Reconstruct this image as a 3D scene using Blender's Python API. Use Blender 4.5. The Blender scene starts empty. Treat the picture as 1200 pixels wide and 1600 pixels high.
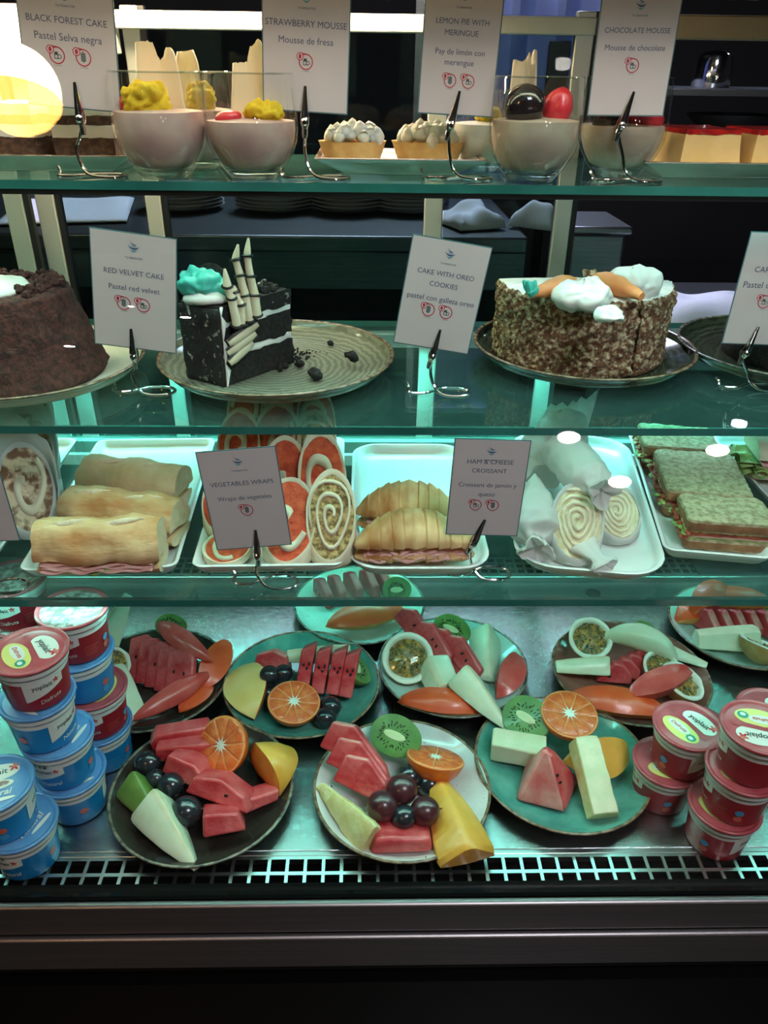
import bpy, bmesh, math, random
from mathutils import Vector, Matrix, Euler, noise
R = math.radians
random.seed(7)
SC = bpy.context.scene
COL = SC.collection
LP_ROOM, LP_KITCHEN, LP_TEAL, LP_TEAL2, LP_WARM, LP_WHITE, LP_TEAL3, LP_TEAL4, LP_TEAL5 = 36.0, 60.0, 120.0, 5.0, 48.0, 9.0, 12.0, 46.0, 27.0

# ---------------------------------------------------------------- camera
EYE = Vector((0, 0, 1.5))
CROT = Matrix.Rotation(R(-1.45), 3, 'Z') @ Matrix.Rotation(R(60), 3, 'X') @ Matrix.Rotation(R(0.8), 3, 'Z')
FPX = 1200.0
cd = bpy.data.cameras.new('camera')
cd.sensor_fit = 'VERTICAL'; cd.sensor_height = 32.0; cd.lens = FPX / 1600 * 32.0
cd.clip_start = 0.02
cam = bpy.data.objects.new('camera', cd); COL.objects.link(cam)
cam.matrix_world = Matrix.Translation(EYE) @ CROT.to_4x4()
SC.camera = cam

# ---------------------------------------------------------------- world, exposure, lamps of the room
w = bpy.data.worlds.new('world'); SC.world = w; w.use_nodes = True
w.node_tree.nodes['Background'].inputs[0].default_value = (0.35, 0.4, 0.55, 1)
w.node_tree.nodes['Background'].inputs[1].default_value = 0.02
SC.view_settings.view_transform = 'Standard'; SC.view_settings.look = 'None'
SC.view_settings.exposure = 0.0; SC.view_settings.gamma = 1.0
SC.view_settings.use_curve_mapping = False
SC.cycles.use_denoising = True
SC.cycles.transparent_max_bounces = 32
SC.cycles.max_bounces = 10
SC.cycles.caustics_reflective = False; SC.cycles.caustics_refractive = False
SC.cycles.sample_clamp_indirect = 4.0

def lamp(name, loc, target, size, power, color, sy=None):
    l = bpy.data.lights.new(name, 'AREA'); l.energy = power; l.color = color; l.size = size
    if sy: l.shape = 'RECTANGLE'; l.size_y = sy
    o = bpy.data.objects.new(name, l); COL.objects.link(o)
    o.location = loc
    o.rotation_euler = (Vector(target) - Vector(loc)).to_track_quat('-Z', 'Y').to_euler()
    return o
# dining-room ceiling lamps behind the viewer, kitchen ceiling lamp behind the case
lamp('ceiling_panel_lamp', (0.6, -.42, 2.70), (0.1, 0.8, 1.1), 0.6, LP_ROOM, (0.90, 0.95, 1.0))
lamp('kitchen_panel_lamp', (0.1, 2.5, 2.68), (0.1, 2.2, 0.8), 0.8, LP_KITCHEN, (0.72, 0.76, 1.0))

# ---------------------------------------------------------------- pixel of the photograph -> point of the place
def ray(u, v):
    return CROT @ Vector(((u - 600) / FPX, (800 - v) / FPX, -1))
def atz(u, v, z):
    d = ray(u, v); return EYE + d * ((z - EYE.z) / d.z)
def aty(u, v, y):
    d = ray(u, v); return EYE + d * (y / d.y)
def wid(u0, u1, p):          # metres across u0..u1 at the depth of p
    depth = -(CROT.transposed() @ (p - EYE)).z
    return (u1 - u0) / FPX * depth

ZD, Z3, Z2, Z1 = 1.5 - 0.71, 1.5 - 0.469, 1.5 - 0.308, 1.5 - 0.0955
Y1, Y2, Y3 = atz(600, 287, Z1).y, atz(600, 668, Z2).y, atz(600, 937.5, Z3).y
YG = atz(600, 1391, ZD).y
YB = 1.075                    # back of the case

# ---------------------------------------------------------------- mesh helpers
class MB:
    def __init__(s): s.v = []; s.f = []; s.m = []
    def add(s, vs, fs, mi=0, M=None):
        b = len(s.v)
        for p in vs:
            p = Vector(p)
            s.v.append(M @ p if M is not None else p)
        for f in fs: s.f.append([b + i for i in f]); s.m.append(mi)
        return s
    def box(s, c, d, mi=0, M=None):
        x, y, z = c; a, b, e = d[0]/2, d[1]/2, d[2]/2
        vs = [(x+i*a, y+j*b, z+k*e) for i in (-1, 1) for j in (-1, 1) for k in (-1, 1)]
        return s.add(vs, [(0,1,3,2),(4,6,7,5),(0,4,5,1),(2,3,7,6),(0,2,6,4),(1,5,7,3)], mi, M)
    def lathe(s, prof, n=40, mi=0, M=None, a0=0, a1=None):
        full = a1 is None
        if full: a1 = a0 + 2*math.pi
        m = n if full else n + 1
        vs = []
        for r, z in prof:
            for k in range(m):
                a = a0 + (a1-a0)*k/n
                vs.append((max(r, 1e-5)*math.cos(a), max(r, 1e-5)*math.sin(a), z))
        fs = []
        for i in range(len(prof)-1):
            for k in range(n):
                k2 = (k+1) % m
                fs.append((i*m+k, i*m+k2, (i+1)*m+k2, (i+1)*m+k))
        b = len(s.v)
        s.add(vs, fs, 0, M)
        if not isinstance(mi, int):
            q = len(s.m) - len(fs)
            for i in range(len(prof)-1):
                for k in range(n): s.m[q+i*n+k] = mi[i]
        else:
            for q in range(len(s.m)-len(fs), len(s.m)): s.m[q] = mi
        return s
    def tube(s, path, r, n=8, mi=0, closed=False, M=None):
        path = [Vector(p) for p in path]; N = len(path)
        rs = r if isinstance(r, (list, tuple)) else [r]*N
        rings = []; up = None
        for i, p in enumerate(path):
            if closed: t = path[(i+1) % N] - path[i-1]
            else: t = path[min(i+1, N-1)] - path[max(i-1, 0)]
            t.normalize()
            if up is None:
                up = Vector((0,0,1)) if abs(t.z) < .9 else Vector((0,1,0))
            x = t.cross(up)
            if x.length < 1e-6: x = t.orthogonal()
            x.normalize(); up = x.cross(t).normalized()
            rings.append([p + rs[i]*(math.cos(2*math.pi*k/n)*x + math.sin(2*math.pi*k/n)*up) for k in range(n)])
        return s.loft(rings, mi, closed, not closed, M)
    def loft(s, rings, mi=0, closed=False, caps=True, M=None, capmi=None):
        n = len(rings[0]); N = len(rings)
        vs = [p for r in rings for p in r]; fs = []; ms = []
        for i in range(N if closed else N-1):
            j = (i+1) % N
            for k in range(n):
                k2 = (k+1) % n
                fs.append((i*n+k, i*n+k2, j*n+k2, j*n+k)); ms.append(mi if isinstance(mi, int) else mi[k])
        if caps:
            fs.append(tuple(range(n))[::-1]); fs.append(tuple(range((N-1)*n, N*n)))
            c = capmi if capmi is not None else (mi if isinstance(mi, int) else mi[0])
            ms += [c, c]
        s.add(vs, fs, 0, M)
        s.m[-len(fs):] = ms
        return s
    def prism(s, poly, h, mi=0, M=None):     # polygon in xy, extruded from z=0 to z=h
        n = len(poly)
        return s.loft([[(x, y, 0) for x, y in poly], [(x, y, h) for x, y in poly]], mi, M=M)
    def ball(s, c, r, nu=14, nv=9, mi=0, M=None):
        rx, ry, rz = r if isinstance(r, (tuple, list)) else (r, r, r)
        prof = [(math.sin(math.pi*i/nv), -math.cos(math.pi*i/nv)) for i in range(nv+1)]
        T = Matrix.Translation(c) @ Matrix.Diagonal((rx, ry, rz, 1))
        return s.lathe(prof, nu, mi, T if M is None else M @ T)
    def build(s, name, mats, parent=None, smooth=True, bevel=0, seg=2, sub=0, ang=35, weld=False):
        me = bpy.data.meshes.new(name)
        me.from_pydata([tuple(p) for p in s.v], [], s.f)
        if not isinstance(mats, (list, tuple)): mats = [mats]
        for m in mats: me.materials.append(m)
        me.polygons.foreach_set('material_index', s.m)
        bm = bmesh.new(); bm.from_mesh(me)
        if weld: bmesh.ops.remove_doubles(bm, verts=bm.verts, dist=2e-5)
        bmesh.ops.recalc_face_normals(bm, faces=bm.faces)
        bm.to_mesh(me); bm.free()
        if smooth:
            me.shade_smooth(); me.set_sharp_from_angle(angle=R(ang))
        o = bpy.data.objects.new(name, me); COL.objects.link(o)
        if parent: o.parent = parent
        if bevel:
            b = o.modifiers.new('bevel', 'BEVEL'); b.width = bevel; b.segments = seg; b.limit_method = 'ANGLE'; b.angle_limit = R(40)
        if sub:
            b = o.modifiers.new('sub', 'SUBSURF'); b.levels = b.render_levels = sub
        return o

def rough(o, amp, scale, seed=0, amp2=0, scale2=0, zmin=None):
    me = o.data
    ns = [v.normal.copy() for v in me.vertices]
    off = Vector((seed*3.1, seed*1.7, seed*.9))
    for v, n in zip(me.vertices, ns):
        if zmin is not None and v.co.z < zmin: continue
        d = amp*noise.noise((v.co+off)*scale)
        if amp2: d += amp2*noise.noise((v.co+off)*scale2)
        v.co += n*d
    me.update()
    return o

def tag(o, label, cat, group=None, kind=None):
    o['label'] = label; o['category'] = cat
    if group: o['group'] = group
    if kind: o['kind'] = kind
    return o
def empty(name, label, cat, loc=(0,0,0), rz=0, group=None):
    o = bpy.data.objects.new(name, None); COL.objects.link(o)
    o.empty_display_size = .02
    o.location = loc; o.rotation_euler = (0, 0, rz)
    return tag(o, label, cat, group)
def struct(o):
    o['kind'] = 'structure'; return o
def copy_tree(o, parent=None):
    c = o.copy(); COL.objects.link(c); c.parent = parent
    for ch in list(o.children): copy_tree(ch, c)
    return c
def local(o): return Matrix.LocRotScale(o.location, o.rotation_euler, o.scale)
def lowest(o, M=None):
    M = local(o) if M is None else M @ local(o)
    z = min(((M @ v.co).z for v in o.data.vertices), default=1e9) if o.type == 'MESH' else 1e9
    for ch in o.children: z = min(z, lowest(ch, M))
    return z
def put(o, x, y, z, rx=0, ry=0, rz=0):
    """turn the thing and rest its lowest point on height z"""
    o.rotation_mode = 'XYZ'
    o.rotation_euler = (R(rx), R(ry), R(rz)); o.location = (x, y, 0)
    o.location.z = z - lowest(o)
    return o
def along(o, p1, p2, roll=0):
    """lay the thing's local x axis from p1 to p2 (local origin is at p1's end middle)"""
    p1, p2 = Vector(p1), Vector(p2)
    x = (p2-p1).normalized(); y = Vector((0,0,1)).cross(x)
    if y.length < 1e-4: y = Vector((0,1,0))
    y.normalize(); z = x.cross(y)
    M = Matrix((x, y, z)).transposed() @ Matrix.Rotation(R(roll), 3, 'X')
    o.rotation_euler = M.to_euler(); o.location = (p1+p2)/2
    return o

# ---------------------------------------------------------------- materials
def _nodes(name):
    m = bpy.data.materials.new(name); m.use_nodes = True
    nt = m.node_tree; return m, nt, nt.nodes, nt.links, nt.nodes['Principled BSDF']
def rgb(c): return (*c, 1) if len(c) == 3 else c
def hexc(r, g, b):   # sRGB 0..255 -> linear
    f = lambda c: (c/255/12.92) if c/255 <= .04045 else ((c/255+.055)/1.055)**2.4
    return (f(r), f(g), f(b))
def noise_node(nt, scale, detail=4, rough=.55, dist=0, stretch=None, coord='Object'):
    tc = nt.nodes.new('ShaderNodeTexCoord'); n = nt.nodes.new('ShaderNodeTexNoise')
    n.inputs['Scale'].default_value = scale; n.inputs['Detail'].default_value = detail
    n.inputs['Roughness'].default_value = rough; n.inputs['Distortion'].default_value = dist
    if stretch:
        mp = nt.nodes.new('ShaderNodeMapping'); mp.inputs['Scale'].default_value = stretch
        nt.links.new(tc.outputs[coord], mp.inputs[0]); nt.links.new(mp.outputs[0], n.inputs['Vector'])
    else: nt.links.new(tc.outputs[coord], n.inputs['Vector'])
    return n
def ramp(nt, src, stops, interp='LINEAR'):
    r = nt.nodes.new('ShaderNodeValToRGB'); r.color_ramp.interpolation = interp
    e = r.color_ramp.elements
    while len(e) < len(stops): e.new(.5)
    for k, (p, c) in enumerate(stops): e[k].position = p; e[k].color = rgb(c)
    nt.links.new(src, r.inputs[0]); return r
def mat(name, c1, c2=None, scale=40, rough=.5, metal=0, bump=0, bscale=None, spec=.5, sss=0, lo=.35, hi=.65, detail=4, stretch=None, coat=0, bd=.002, sssr=.006):
    m, nt, N, L, b = _nodes(name)
    b.inputs['Roughness'].default_value = rough; b.inputs['Metallic'].default_value = metal
    b.inputs['Specular IOR Level'].default_value = spec
    b.inputs['Coat Weight'].default_value = coat; b.inputs['Coat Roughness'].default_value = .08
    b.inputs['Base Color'].default_value = rgb(c1)
    if c2 is not None:
        n = noise_node(nt, scale, detail, stretch=stretch)
        r = ramp(nt, n.outputs['Fac'], [(lo, c1), (hi, c2)])
        L.new(r.outputs[0], b.inputs['Base Color'])
    if sss:
        b.inputs['Subsurface Weight'].default_value = sss
        b.inputs['Subsurface Radius'].default_value = (1, .6, .5); b.inputs['Subsurface Scale'].default_value = sssr
    if bump:
        n2 = noise_node(nt, bscale or scale, 5, stretch=stretch)
        bp = N.new('ShaderNodeBump'); bp.inputs['Strength'].default_value = bump; bp.inputs['Distance'].default_value = bd
        L.new(n2.outputs['Fac'], bp.inputs['Height']); L.new(bp.outputs[0], b.inputs['Normal'])
    return m
def translucent(m, c, f):
    nt = m.node_tree; b = nt.nodes['Principled BSDF']; t = nt.nodes.new('ShaderNodeBsdfTranslucent'); t.inputs[0].default_value = rgb(c)
    mx = nt.nodes.new('ShaderNodeMixShader'); mx.inputs[0].default_value = f
    nt.links.new(b.outputs[0], mx.inputs[1]); nt.links.new(t.outputs[0], mx.inputs[2]); nt.links.new(mx.outputs[0], nt.nodes['Material Output'].inputs[0])
def emit(name, c, s):
    m, nt, N, L, b = _nodes(name)
    b.inputs['Base Color'].default_value = rgb(c); b.inputs['Emission Color'].default_value = rgb(c)
    b.inputs['Emission Strength'].default_value = s
    return m
def glass(name, tint, refl=1.0, rough=.0, ior=1.5, spots=0):
    m, nt, N, L, b = _nodes(name); N.remove(b)
    t = N.new('ShaderNodeBsdfTransparent'); t.inputs[0].default_value = rgb(tint)
    g = N.new('ShaderNodeBsdfGlossy'); g.inputs['Roughness'].default_value = rough
    g.inputs[0].default_value = (refl, refl, refl, 1)
    lw = N.new('ShaderNodeLayerWeight'); lw.inputs['Blend'].default_value = .5
    pw = N.new('ShaderNodeMath'); pw.operation = 'POWER'; pw.inputs[1].default_value = 5
    f0 = ((ior-1)/(ior+1))**2
    fr = N.new('ShaderNodeMath'); fr.operation = 'MULTIPLY_ADD'; fr.inputs[1].default_value = 1-f0; fr.inputs[2].default_value = f0
    L.new(lw.outputs['Facing'], pw.inputs[0]); L.new(pw.outputs[0], fr.inputs[0])
    mx = N.new('ShaderNodeMixShader')
    L.new(fr.outputs[0], mx.inputs[0]); L.new(t.outputs[0], mx.inputs[1]); L.new(g.outputs[0], mx.inputs[2])
    out = mx
    if spots:   # dust and smears, coloured teal to paint in the lit haze
        d = N.new('ShaderNodeBsdfDiffuse'); d.inputs[0].default_value = (.32, .75, .68, 1)
        n = noise_node(nt, 40, 9, .75, .6); r = ramp(nt, n.outputs['Fac'], [(.35, (spots*.35,)*3), (.75, (spots,)*3)])
        m2 = N.new('ShaderNodeMixShader')
        L.new(r.outputs[0], m2.inputs[0]); L.new(mx.outputs[0], m2.inputs[1]); L.new(d.outputs[0], m2.inputs[2]); out = m2
    L.new(out.outputs[0], N['Material Output'].inputs[0])
    return m

M_steel = mat('brushed_steel', (.42,.43,.43), (.5,.5,.5), 30, .2, 1, .16, 60, stretch=(1.2, 50, 1))
M_steel2 = mat('steel_grille', (.5,.5,.5), (.6,.6,.6), 20, .3, 1)
M_alu = mat('brushed_aluminium', (.33,.3,.31), (.4,.36,.37), 8, .42, 1, .06, 90, stretch=(.6, 40, 40))
M_alu_white = mat('white_coated_aluminium', (.7,.7,.67), (.75,.75,.72), 8, .4)
M_gasket = mat('black_gasket', (.01,.01,.011), None, rough=.5)
M_black = mat('black_laminate', (.002,.002,.002), (.003,.003,.003), 5, .3, spec=.25)
M_dark = mat('dark_cavity', (.003,.003,.003), None, rough=.9, spec=.05)
M_chrome = mat('chrome', (.75,.75,.76), None, rough=.09, metal=1)
M_shelf = glass('green_tinted_shelf_glass', (.87,.965,.945), 1, .015, 1.5, .05)
M_edge = mat('polished_green_glass_edge', (.02,.13,.11), (.045,.22,.19), 6, .12, 0, spec=.7)
M_pane = glass('clear_pane', (.97,.98,.98), 1, 0, 1.45)
M_backpane = glass('sliding_door_pane', (.62,.72,.70), .16, .0, 1.55)
M_glassrim = glass('thick_glass', (.80,.86,.84), 1, .02, 2.4)
M_tumbler = glass('tumbler_glass', (.94,.965,.955), 1, .0, 1.85)
M_led_teal = emit('teal_led', (.16, 1.0, .84), LP_TEAL)
M_led_teal2 = emit('pale_teal_led', (.62, 1.0, .86), LP_TEAL2)
M_led_teal3 = emit('shelf_teal_led', (.36, 1.0, .84), LP_TEAL3)
M_deck_fill = emit('added_deck_fill', (.34, 1.0, .86), LP_TEAL4)
M_led_teal5 = emit('front_teal_led', (.28, 1.0, .85), LP_TEAL5)
M_led_warm = emit('warm_led', (1.0, .78, .48), LP_WARM)
M_top_fill = emit('added_top_fill', (1.0, .84, .62), LP_WHITE)
M_globe = emit('warm_globe', (1.0, .80, .48), 45)
M_amber = emit('amber_lamp_bowl', (1.0, .45, .09), 30)
M_spot = emit('spot_bulb', (1.0, .86, .80), 60)
M_spotblue = emit('cool_spot_bulb', (.85, .9, 1.0), 60)
# ---------------------------------------------------------------- room
M_wall = mat('dark_plaster', (.008,.0075,.008), (.011,.0105,.011), 3, .8)
M_floor = mat('dark_stone_floor', (.03,.028,.027), (.05,.045,.04), 4, .4)
def slab(name, c, d, m):
    return struct(MB().box(c, d).build(name, m, smooth=False))
slab('floor', (0, .5, -.05), (6.4, 9.4, .1), M_floor)
slab('ceiling', (0, .5, 2.8), (6.4, 9.4, .1), M_wall)
slab('wall_back', (0, 5.05, 1.375), (6.2, .1, 2.75), M_wall)
slab('wall_front', (0, -4.05, 1.375), (6.2, .1, 2.75), M_wall)
slab('wall_left', (-3.1, .5, 1.375), (.1, 9.0, 2.75), M_wall)
slab('wall_right', (3.1, .5, 1.375), (.1, 9.0, 2.75), M_wall)

# ---------------------------------------------------------------- display case
XW = .92
case = empty('display_case', 'refrigerated glass display case with steel deck, aluminium trim and sliding back doors', 'display case', (0, 0, 0))
def part(mb, name, m, parent=None, **k): return mb.build(name, m, parent or case, **k)
# base, trims
part(MB().box((0, .79, .345), (2*XW, .70, .69)), 'base_panel', M_black, smooth=False)
yt = YG - .036
zt0, zt1, zt2 = atz(600, 1415, ZD).z, None, None
za, zb, zc = aty(600, 1415, yt).z, aty(600, 1461, yt - .002).z, aty(600, 1504, yt).z
for k, (zz0, zz1, dy) in enumerate(((zb + .0015, za, 0), (zc, zb - .0015, -.004))):
    t = part(MB().box((0, yt + .004 + dy, (zz0+zz1)/2), (2*XW, .008, zz1-zz0)), 'front_trim', M_alu, bevel=.003, seg=3)
part(MB().box((0, (yt+.008+YG-.012)/2+.001, (za+zc)/2), (2*XW, YG-.012-yt-.008, za-zc-.002)), 'trim_backing', M_dark, smooth=False)
part(MB().box((0, yt + .02, zc - .012), (2*XW, .03, .018)), 'lower_lip', M_black, bevel=.002)
part(MB().box((0, YG + .012, ZD - .085), (2*XW, .046, .05)), 'grille_channel', M_dark, smooth=False)
part(MB().box((0, .78, ZD - .05), (2*XW, .58, .015)), 'deck_base', M_dark, smooth=False)
# front grille: two rows of holes
def grille(name, y0, y1, z, x0, x1, rows, pitch, bar, m, th=.002, skip=None):
    mb = MB()
    rp = (y1-y0-bar)/rows
    for r in range(rows+1): mb.box(((x0+x1)/2, y0 + bar/2 + r*rp, z), (x1-x0, bar, th))
    n = int((x1-x0)/pitch)
    for k in range(n+1): mb.box((x0 + k*pitch, (y0+y1)/2, z - .0001), (bar*.9, y1-y0, th))
    return part(mb, name, m, smooth=False)
YD = YG + .0395
grille('front_grille', YG, YD, ZD - .0012, -XW+.02, XW-.02, 2, .0186, .0038, M_steel2)
part(MB().box((0, YD + .003, ZD - .007), (2*XW-.04, .006, .014)), 'deck_lip', M_steel2, bevel=.001)
# deck of two panels with a seam
xs = atz(615, 1130, ZD).x
for a, b in ((-XW+.02, xs-.0008), (xs+.0008, XW-.02)):
    part(MB().box(((a+b)/2, (YD+.006+1.006)/2, ZD - .004), (b-a, 1.006-YD-.006, .008)), 'deck_panel', M_steel, bevel=.0008)
part(MB().box((0, 1.010, ZD + .001), (2*XW-.04, .008, .016)), 'ledge', M_steel2, bevel=.002)
for k, (x0, x1) in enumerate(((aty(155, 890, 1.03).x, aty(328, 890, 1.03).x), (aty(333, 890, 1.03).x, aty(480, 890, 1.03).x), (aty(735, 890, 1.03).x, aty(905, 890, 1.03).x), (aty(1020, 890, 1.03).x, aty(1085, 890, 1.03).x))):
    grille('back_grille', 1.014, 1.064, ZD + .008, x0, x1, 3, .0148, .0042, M_steel2)
xx = [-XW+.02, aty(153, 890, 1.03).x, aty(482, 890, 1.03).x, aty(733, 890, 1.03).x, aty(907, 890, 1.03).x, aty(1018, 890, 1.03).x, aty(1087, 890, 1.03).x, XW-.02]
for a, b in ((0, 1), (2, 3), (4, 5), (6, 7)):
    part(MB().box(((xx[a]+xx[b])/2, 1.039, ZD + .008), (xx[b]-xx[a], .050, .002)), 'back_cover', M_steel, smooth=False)
part(MB().box((0, 1.039, ZD - .02), (2*XW-.04, .052, .03)), 'back_channel', M_dark, smooth=False)
for u in (618, 926):
    p = aty(u, 930, .975)
    part(MB().lathe([(.0001, .0002), (.0085, .0002), (.0105, .001), (.0115, 0)], 20, M=Matrix.Translation((p.x, p.y, ZD + .0006))), 'drain_hole', M_dark)
M_darksteel = mat('dark_steel_panel', (.10,.11,.11), (.14,.15,.15), 20, .4, .8)
# back wall below the doors, air-return ridges
part(MB().box((0, 1.078, ZD + .08), (2*XW-.04, .018, .19)), 'rear_panel', M_darksteel, smooth=False)
# end walls and roof
for s in (-1, 1):
    part(MB().box((s*(XW-.006), .83, 1.2), (.012, .55, 1.0)), 'end_pane', M_backpane, smooth=False)
part(MB().box((0, .88, 1.72), (2*XW, .52, .06)), 'canopy', M_alu_white, bevel=.004)
part(MB().box((0, 1.085, 1.648), (2*XW, .03, .09)), 'canopy_back', mat('beige_coated_panel', (.42,.33,.2), (.46,.37,.23), 5, .5), smooth=False)
# sliding doors: rails, stiles, panes (two tracks)
M_frame = mat('door_frame_aluminium', (.62,.64,.60), (.68,.69,.66), 6, .35, .35)
def stile(u0, u1, v, y, z0, z1, th=.014, m=None):
    a, b = aty(u0, v, y).x, aty(u1, v, y).x
    return part(MB().box(((a+b)/2, y + th/2, (z0+z1)/2), (b-a, th, z1-z0)), 'door_stile', m or M_frame, bevel=.0015)
ZB0, ZT = ZD + .175, 1.562
SY, SYB = 1.080, 1.102
st = [stile(24, 52, 400, SY, ZB0, ZT), stile(72, 100, 400, SYB, ZB0, ZT), stile(226, 250, 310, SYB, ZB0, ZT), stile(663, 692, 330, SYB, ZB0, ZT), stile(868, 894, 330, SY, ZB0, ZT)]
for s, (du) in zip((0, 1, 2, 4), (6, 6, 5, 5)):   # black brush seal beside the stile
    o = st[s]; bb = [v.co.x for v in o.data.vertices]
    part(MB().box((max(bb)+.004, (SY if s in (0, 4) else SYB)+.008, (ZB0+ZT)/2), (.007, .010, ZT-ZB0)), 'door_seal', M_gasket, smooth=False)
def xspan(i): 
    b = [v.co.x for v in st[i].data.vertices]; return min(b), max(b)
zr0, zr1 = aty(550, 50, SY).z, aty(550, 21, SY).z
part(MB().box(((xspan(2)[0]+xspan(4)[1])/2, SY+.004, (zr0+zr1)/2), (xspan(4)[1]-xspan(2)[0], .018, zr1-zr0)), 'door_rail', M_alu_white, bevel=.0015)
zl0 = aty(20, 82, SY).z
part(MB().box(((-XW+xspan(2)[0])/2, SY+.006, (zl0+zr1)/2), (XW+xspan(2)[0]-.004, .02, zr1-zl0)), 'door_rail', M_alu_white, bevel=.0015)
part(MB().box((0, SY+.012, ZB0+.008), (2*XW-.04, .04, .02)), 'door_track', M_frame, bevel=.002)
zg0 = aty(1100, 68, SY).z
part(MB().box(((xspan(4)[1]+XW)/2+.02, SY+.01, (zg0+zr1)/2+.004), (XW-xspan(4)[1]-.04, .03, zr1-zg0)), 'door_rail', mat('gold_coated_rail', (.34,.25,.13), (.4,.3,.16), 9, .35, .6), bevel=.002)
for a, b, y in ((-XW+.03, xspan(0)[0], SY+.007), (xspan(1)[1], xspan(2)[0], SYB+.007), (xspan(2)[1], xspan(3)[0], SYB+.007), (xspan(3)[1], xspan(4)[0], SY+.007)):
    part(MB().box(((a+b)/2, y, (ZB0+ZT)/2), (b-a, .004, ZT-ZB0-.01)), 'door_pane', M_backpane, smooth=False)
# lamps of the case, and two unseen fill bars added in the canopy
xl = aty(655, 8, 1.03).x
part(MB().box(((-XW+.03+xl)/2, 1.045, 1.583), (xl+XW-.03, .03, .024)), 'warm_lamp_bar', M_led_warm, bevel=.003)
mb = MB()
for k in range(46):
    x = xl + .012 + k*.0135
    if x < XW-.03: mb.box((x, 1.045, 1.585 + .004*(k % 2)), (.010, .04, .022))
part(mb, 'lamp_louvre', mat('gold_louvre', (.45,.33,.16), (.5,.38,.2), 9, .4, .5), smooth=False)
part(MB().box((0, .70, 1.684), (2*XW-.1, .03, .012)), 'top_fill_bar', M_top_fill, smooth=False)  # unseen warm fill, added to brighten the top cards and mousse fronts
part(MB().box((0, .745, 1.686), (2*XW-.1, .02, .006)), 'deck_fill_bar', M_deck_fill, smooth=False)  # unseen teal fill, added to brighten the front of the deck
part(MB().box((0, .759, 1.646), (2*XW-.06, .003, .085)), 'deck_fill_baffle', M_frame, smooth=False)  # unseen flange added to keep the teal fill off the top cards
def ledbar(y, z, x0, x1, m):
    h = part(MB().box(((x0+x1)/2, y, z), (x1-x0, .016, .012)), 'lamp_profile', M_frame, bevel=.002)
    MB().box(((x0+x1)/2, y-.0085, z-.002), (x1-x0, .002, .018)).build('lip', M_frame, h, smooth=False)
    MB().box(((x0+x1)/2, y+.0088, z-.004), (x1-x0, .0014, .022)).build('lip', M_frame, h, smooth=False)
    d = MB().box(((x0+x1)/2, y-.001, z-.0075), (x1-x0-.01, .011, .003)).build('led_strip', m, h, smooth=False)
ledbar(1.058, Z2 - .020, -XW+.03, XW-.03, M_led_teal)
ledbar(1.052, Z3 - .020, -XW+.03, XW-.03, M_led_teal2)

h = part(MB().box((.0, Y3+.0115, Z3-.0100), (2*XW-.06, .010, .0035)), 'lamp_profile', M_gasket, smooth=False)
MB().box((.0, Y3+.0115, Z3-.0122), (2*XW-.1, .008, .001)).build('led_strip', M_led_teal5, h, smooth=False)
h = part(MB().box((.02, Y1+.014, Z1-.0102), (1.5, .014, .004)), 'lamp_profile', M_gasket, bevel=.001)
part(MB().box((.02, Y1+.0062, Z1-.0108), (1.5, .0016, .0055)), 'lip', M_gasket, h, smooth=False)
MB().box((.02, Y1+.014, Z1-.0130), (1.46, .011, .0016)).build('led_strip', M_led_teal3, h, smooth=False)
# ---------------------------------------------------------------- glass shelves and the front pane
def shelf(y0, z, label, crn=.004):
    x0, x1, y1, th = -XW+.02, XW-.02, 1.072, .008
    mb = MB(); vs = [(x0,y0,z-th),(x1,y0,z-th),(x1,y1,z-th),(x0,y1,z-th),(x0,y0,z),(x1,y0,z),(x1,y1,z),(x0,y1,z)]
    mb.add(vs, [(4,5,6,7),(0,3,2,1)], 0); mb.add(vs, [(0,1,5,4),(1,2,6,5),(2,3,7,6),(3,0,4,7)], 1)
    o = mb.build('glass_shelf', [M_shelf, M_edge], smooth=False, weld=True)
    return tag(o, label, 'shelf')
shelf(Y1, Z1, 'top green-edged glass shelf carrying mousse glasses and tarts')
shelf(Y2, Z2, 'middle green-edged glass shelf carrying whole cakes on round plates')
shelf(Y3, Z3, 'lowest green-edged glass shelf carrying white trays of sandwiches')
fp = MB(); 
y0, z0, y1, z1 = YG - .024, za + .003, .668, 1.688
fp.add([(-XW, y0, z0), (XW, y0, z0), (XW, y1, z1), (-XW, y1, z1)], [(0,1,2,3)])
fpo = fp.build('front_pane', M_pane, case, smooth=False)
md = fpo.modifiers.new('thick', 'SOLIDIFY'); md.thickness = .005; md.offset = 0
PN = Vector((0, -(z1-z0), (y1-y0))).normalized()   # pane normal towards the viewer
PP = Vector((0, y0, z0))

# lamps of the dining room and kitchen, plus lamps added for glare
M_lampbody = mat('black_lamp_body', (.02,.02,.02), None, rough=.4)
M_brass = mat('brass_bowl', (.55,.36,.12), (.6,.4,.15), 8, .3, .9)
def mirror_hit(u, v, zc):   # where the view ray at (u, v) goes after the front pane, at height zc
    d = ray(u, v); t = (PP-EYE).dot(PN)/d.dot(PN); h = EYE + d*t
    r = d - 2*d.dot(PN)*PN
    return h + r*((zc-h.z)/r.z)
g = mirror_hit(27, 140, 2.30)
gl = empty('globe_pendant', 'frosted globe pendant lamp with an amber glass lower bowl', 'lamp', g)
_t = (PP-EYE).dot(PN)/ray(27, 140).dot(PN); gs = .043*((ray(27, 140)*_t).length + (EYE + ray(27, 140)*_t - g).length)/.105
MB().ball((0,0,0), .105*gs, 32, 20).build('globe', M_globe, gl)
MB().lathe([(.0001,-.110),(.042,-.102),(.080,-.076),(.103,-.042),(.107,-.028),(.1075,-.020)], 36, M=Matrix.Scale(gs, 4)).build('amber_bowl', M_amber, gl)
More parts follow.
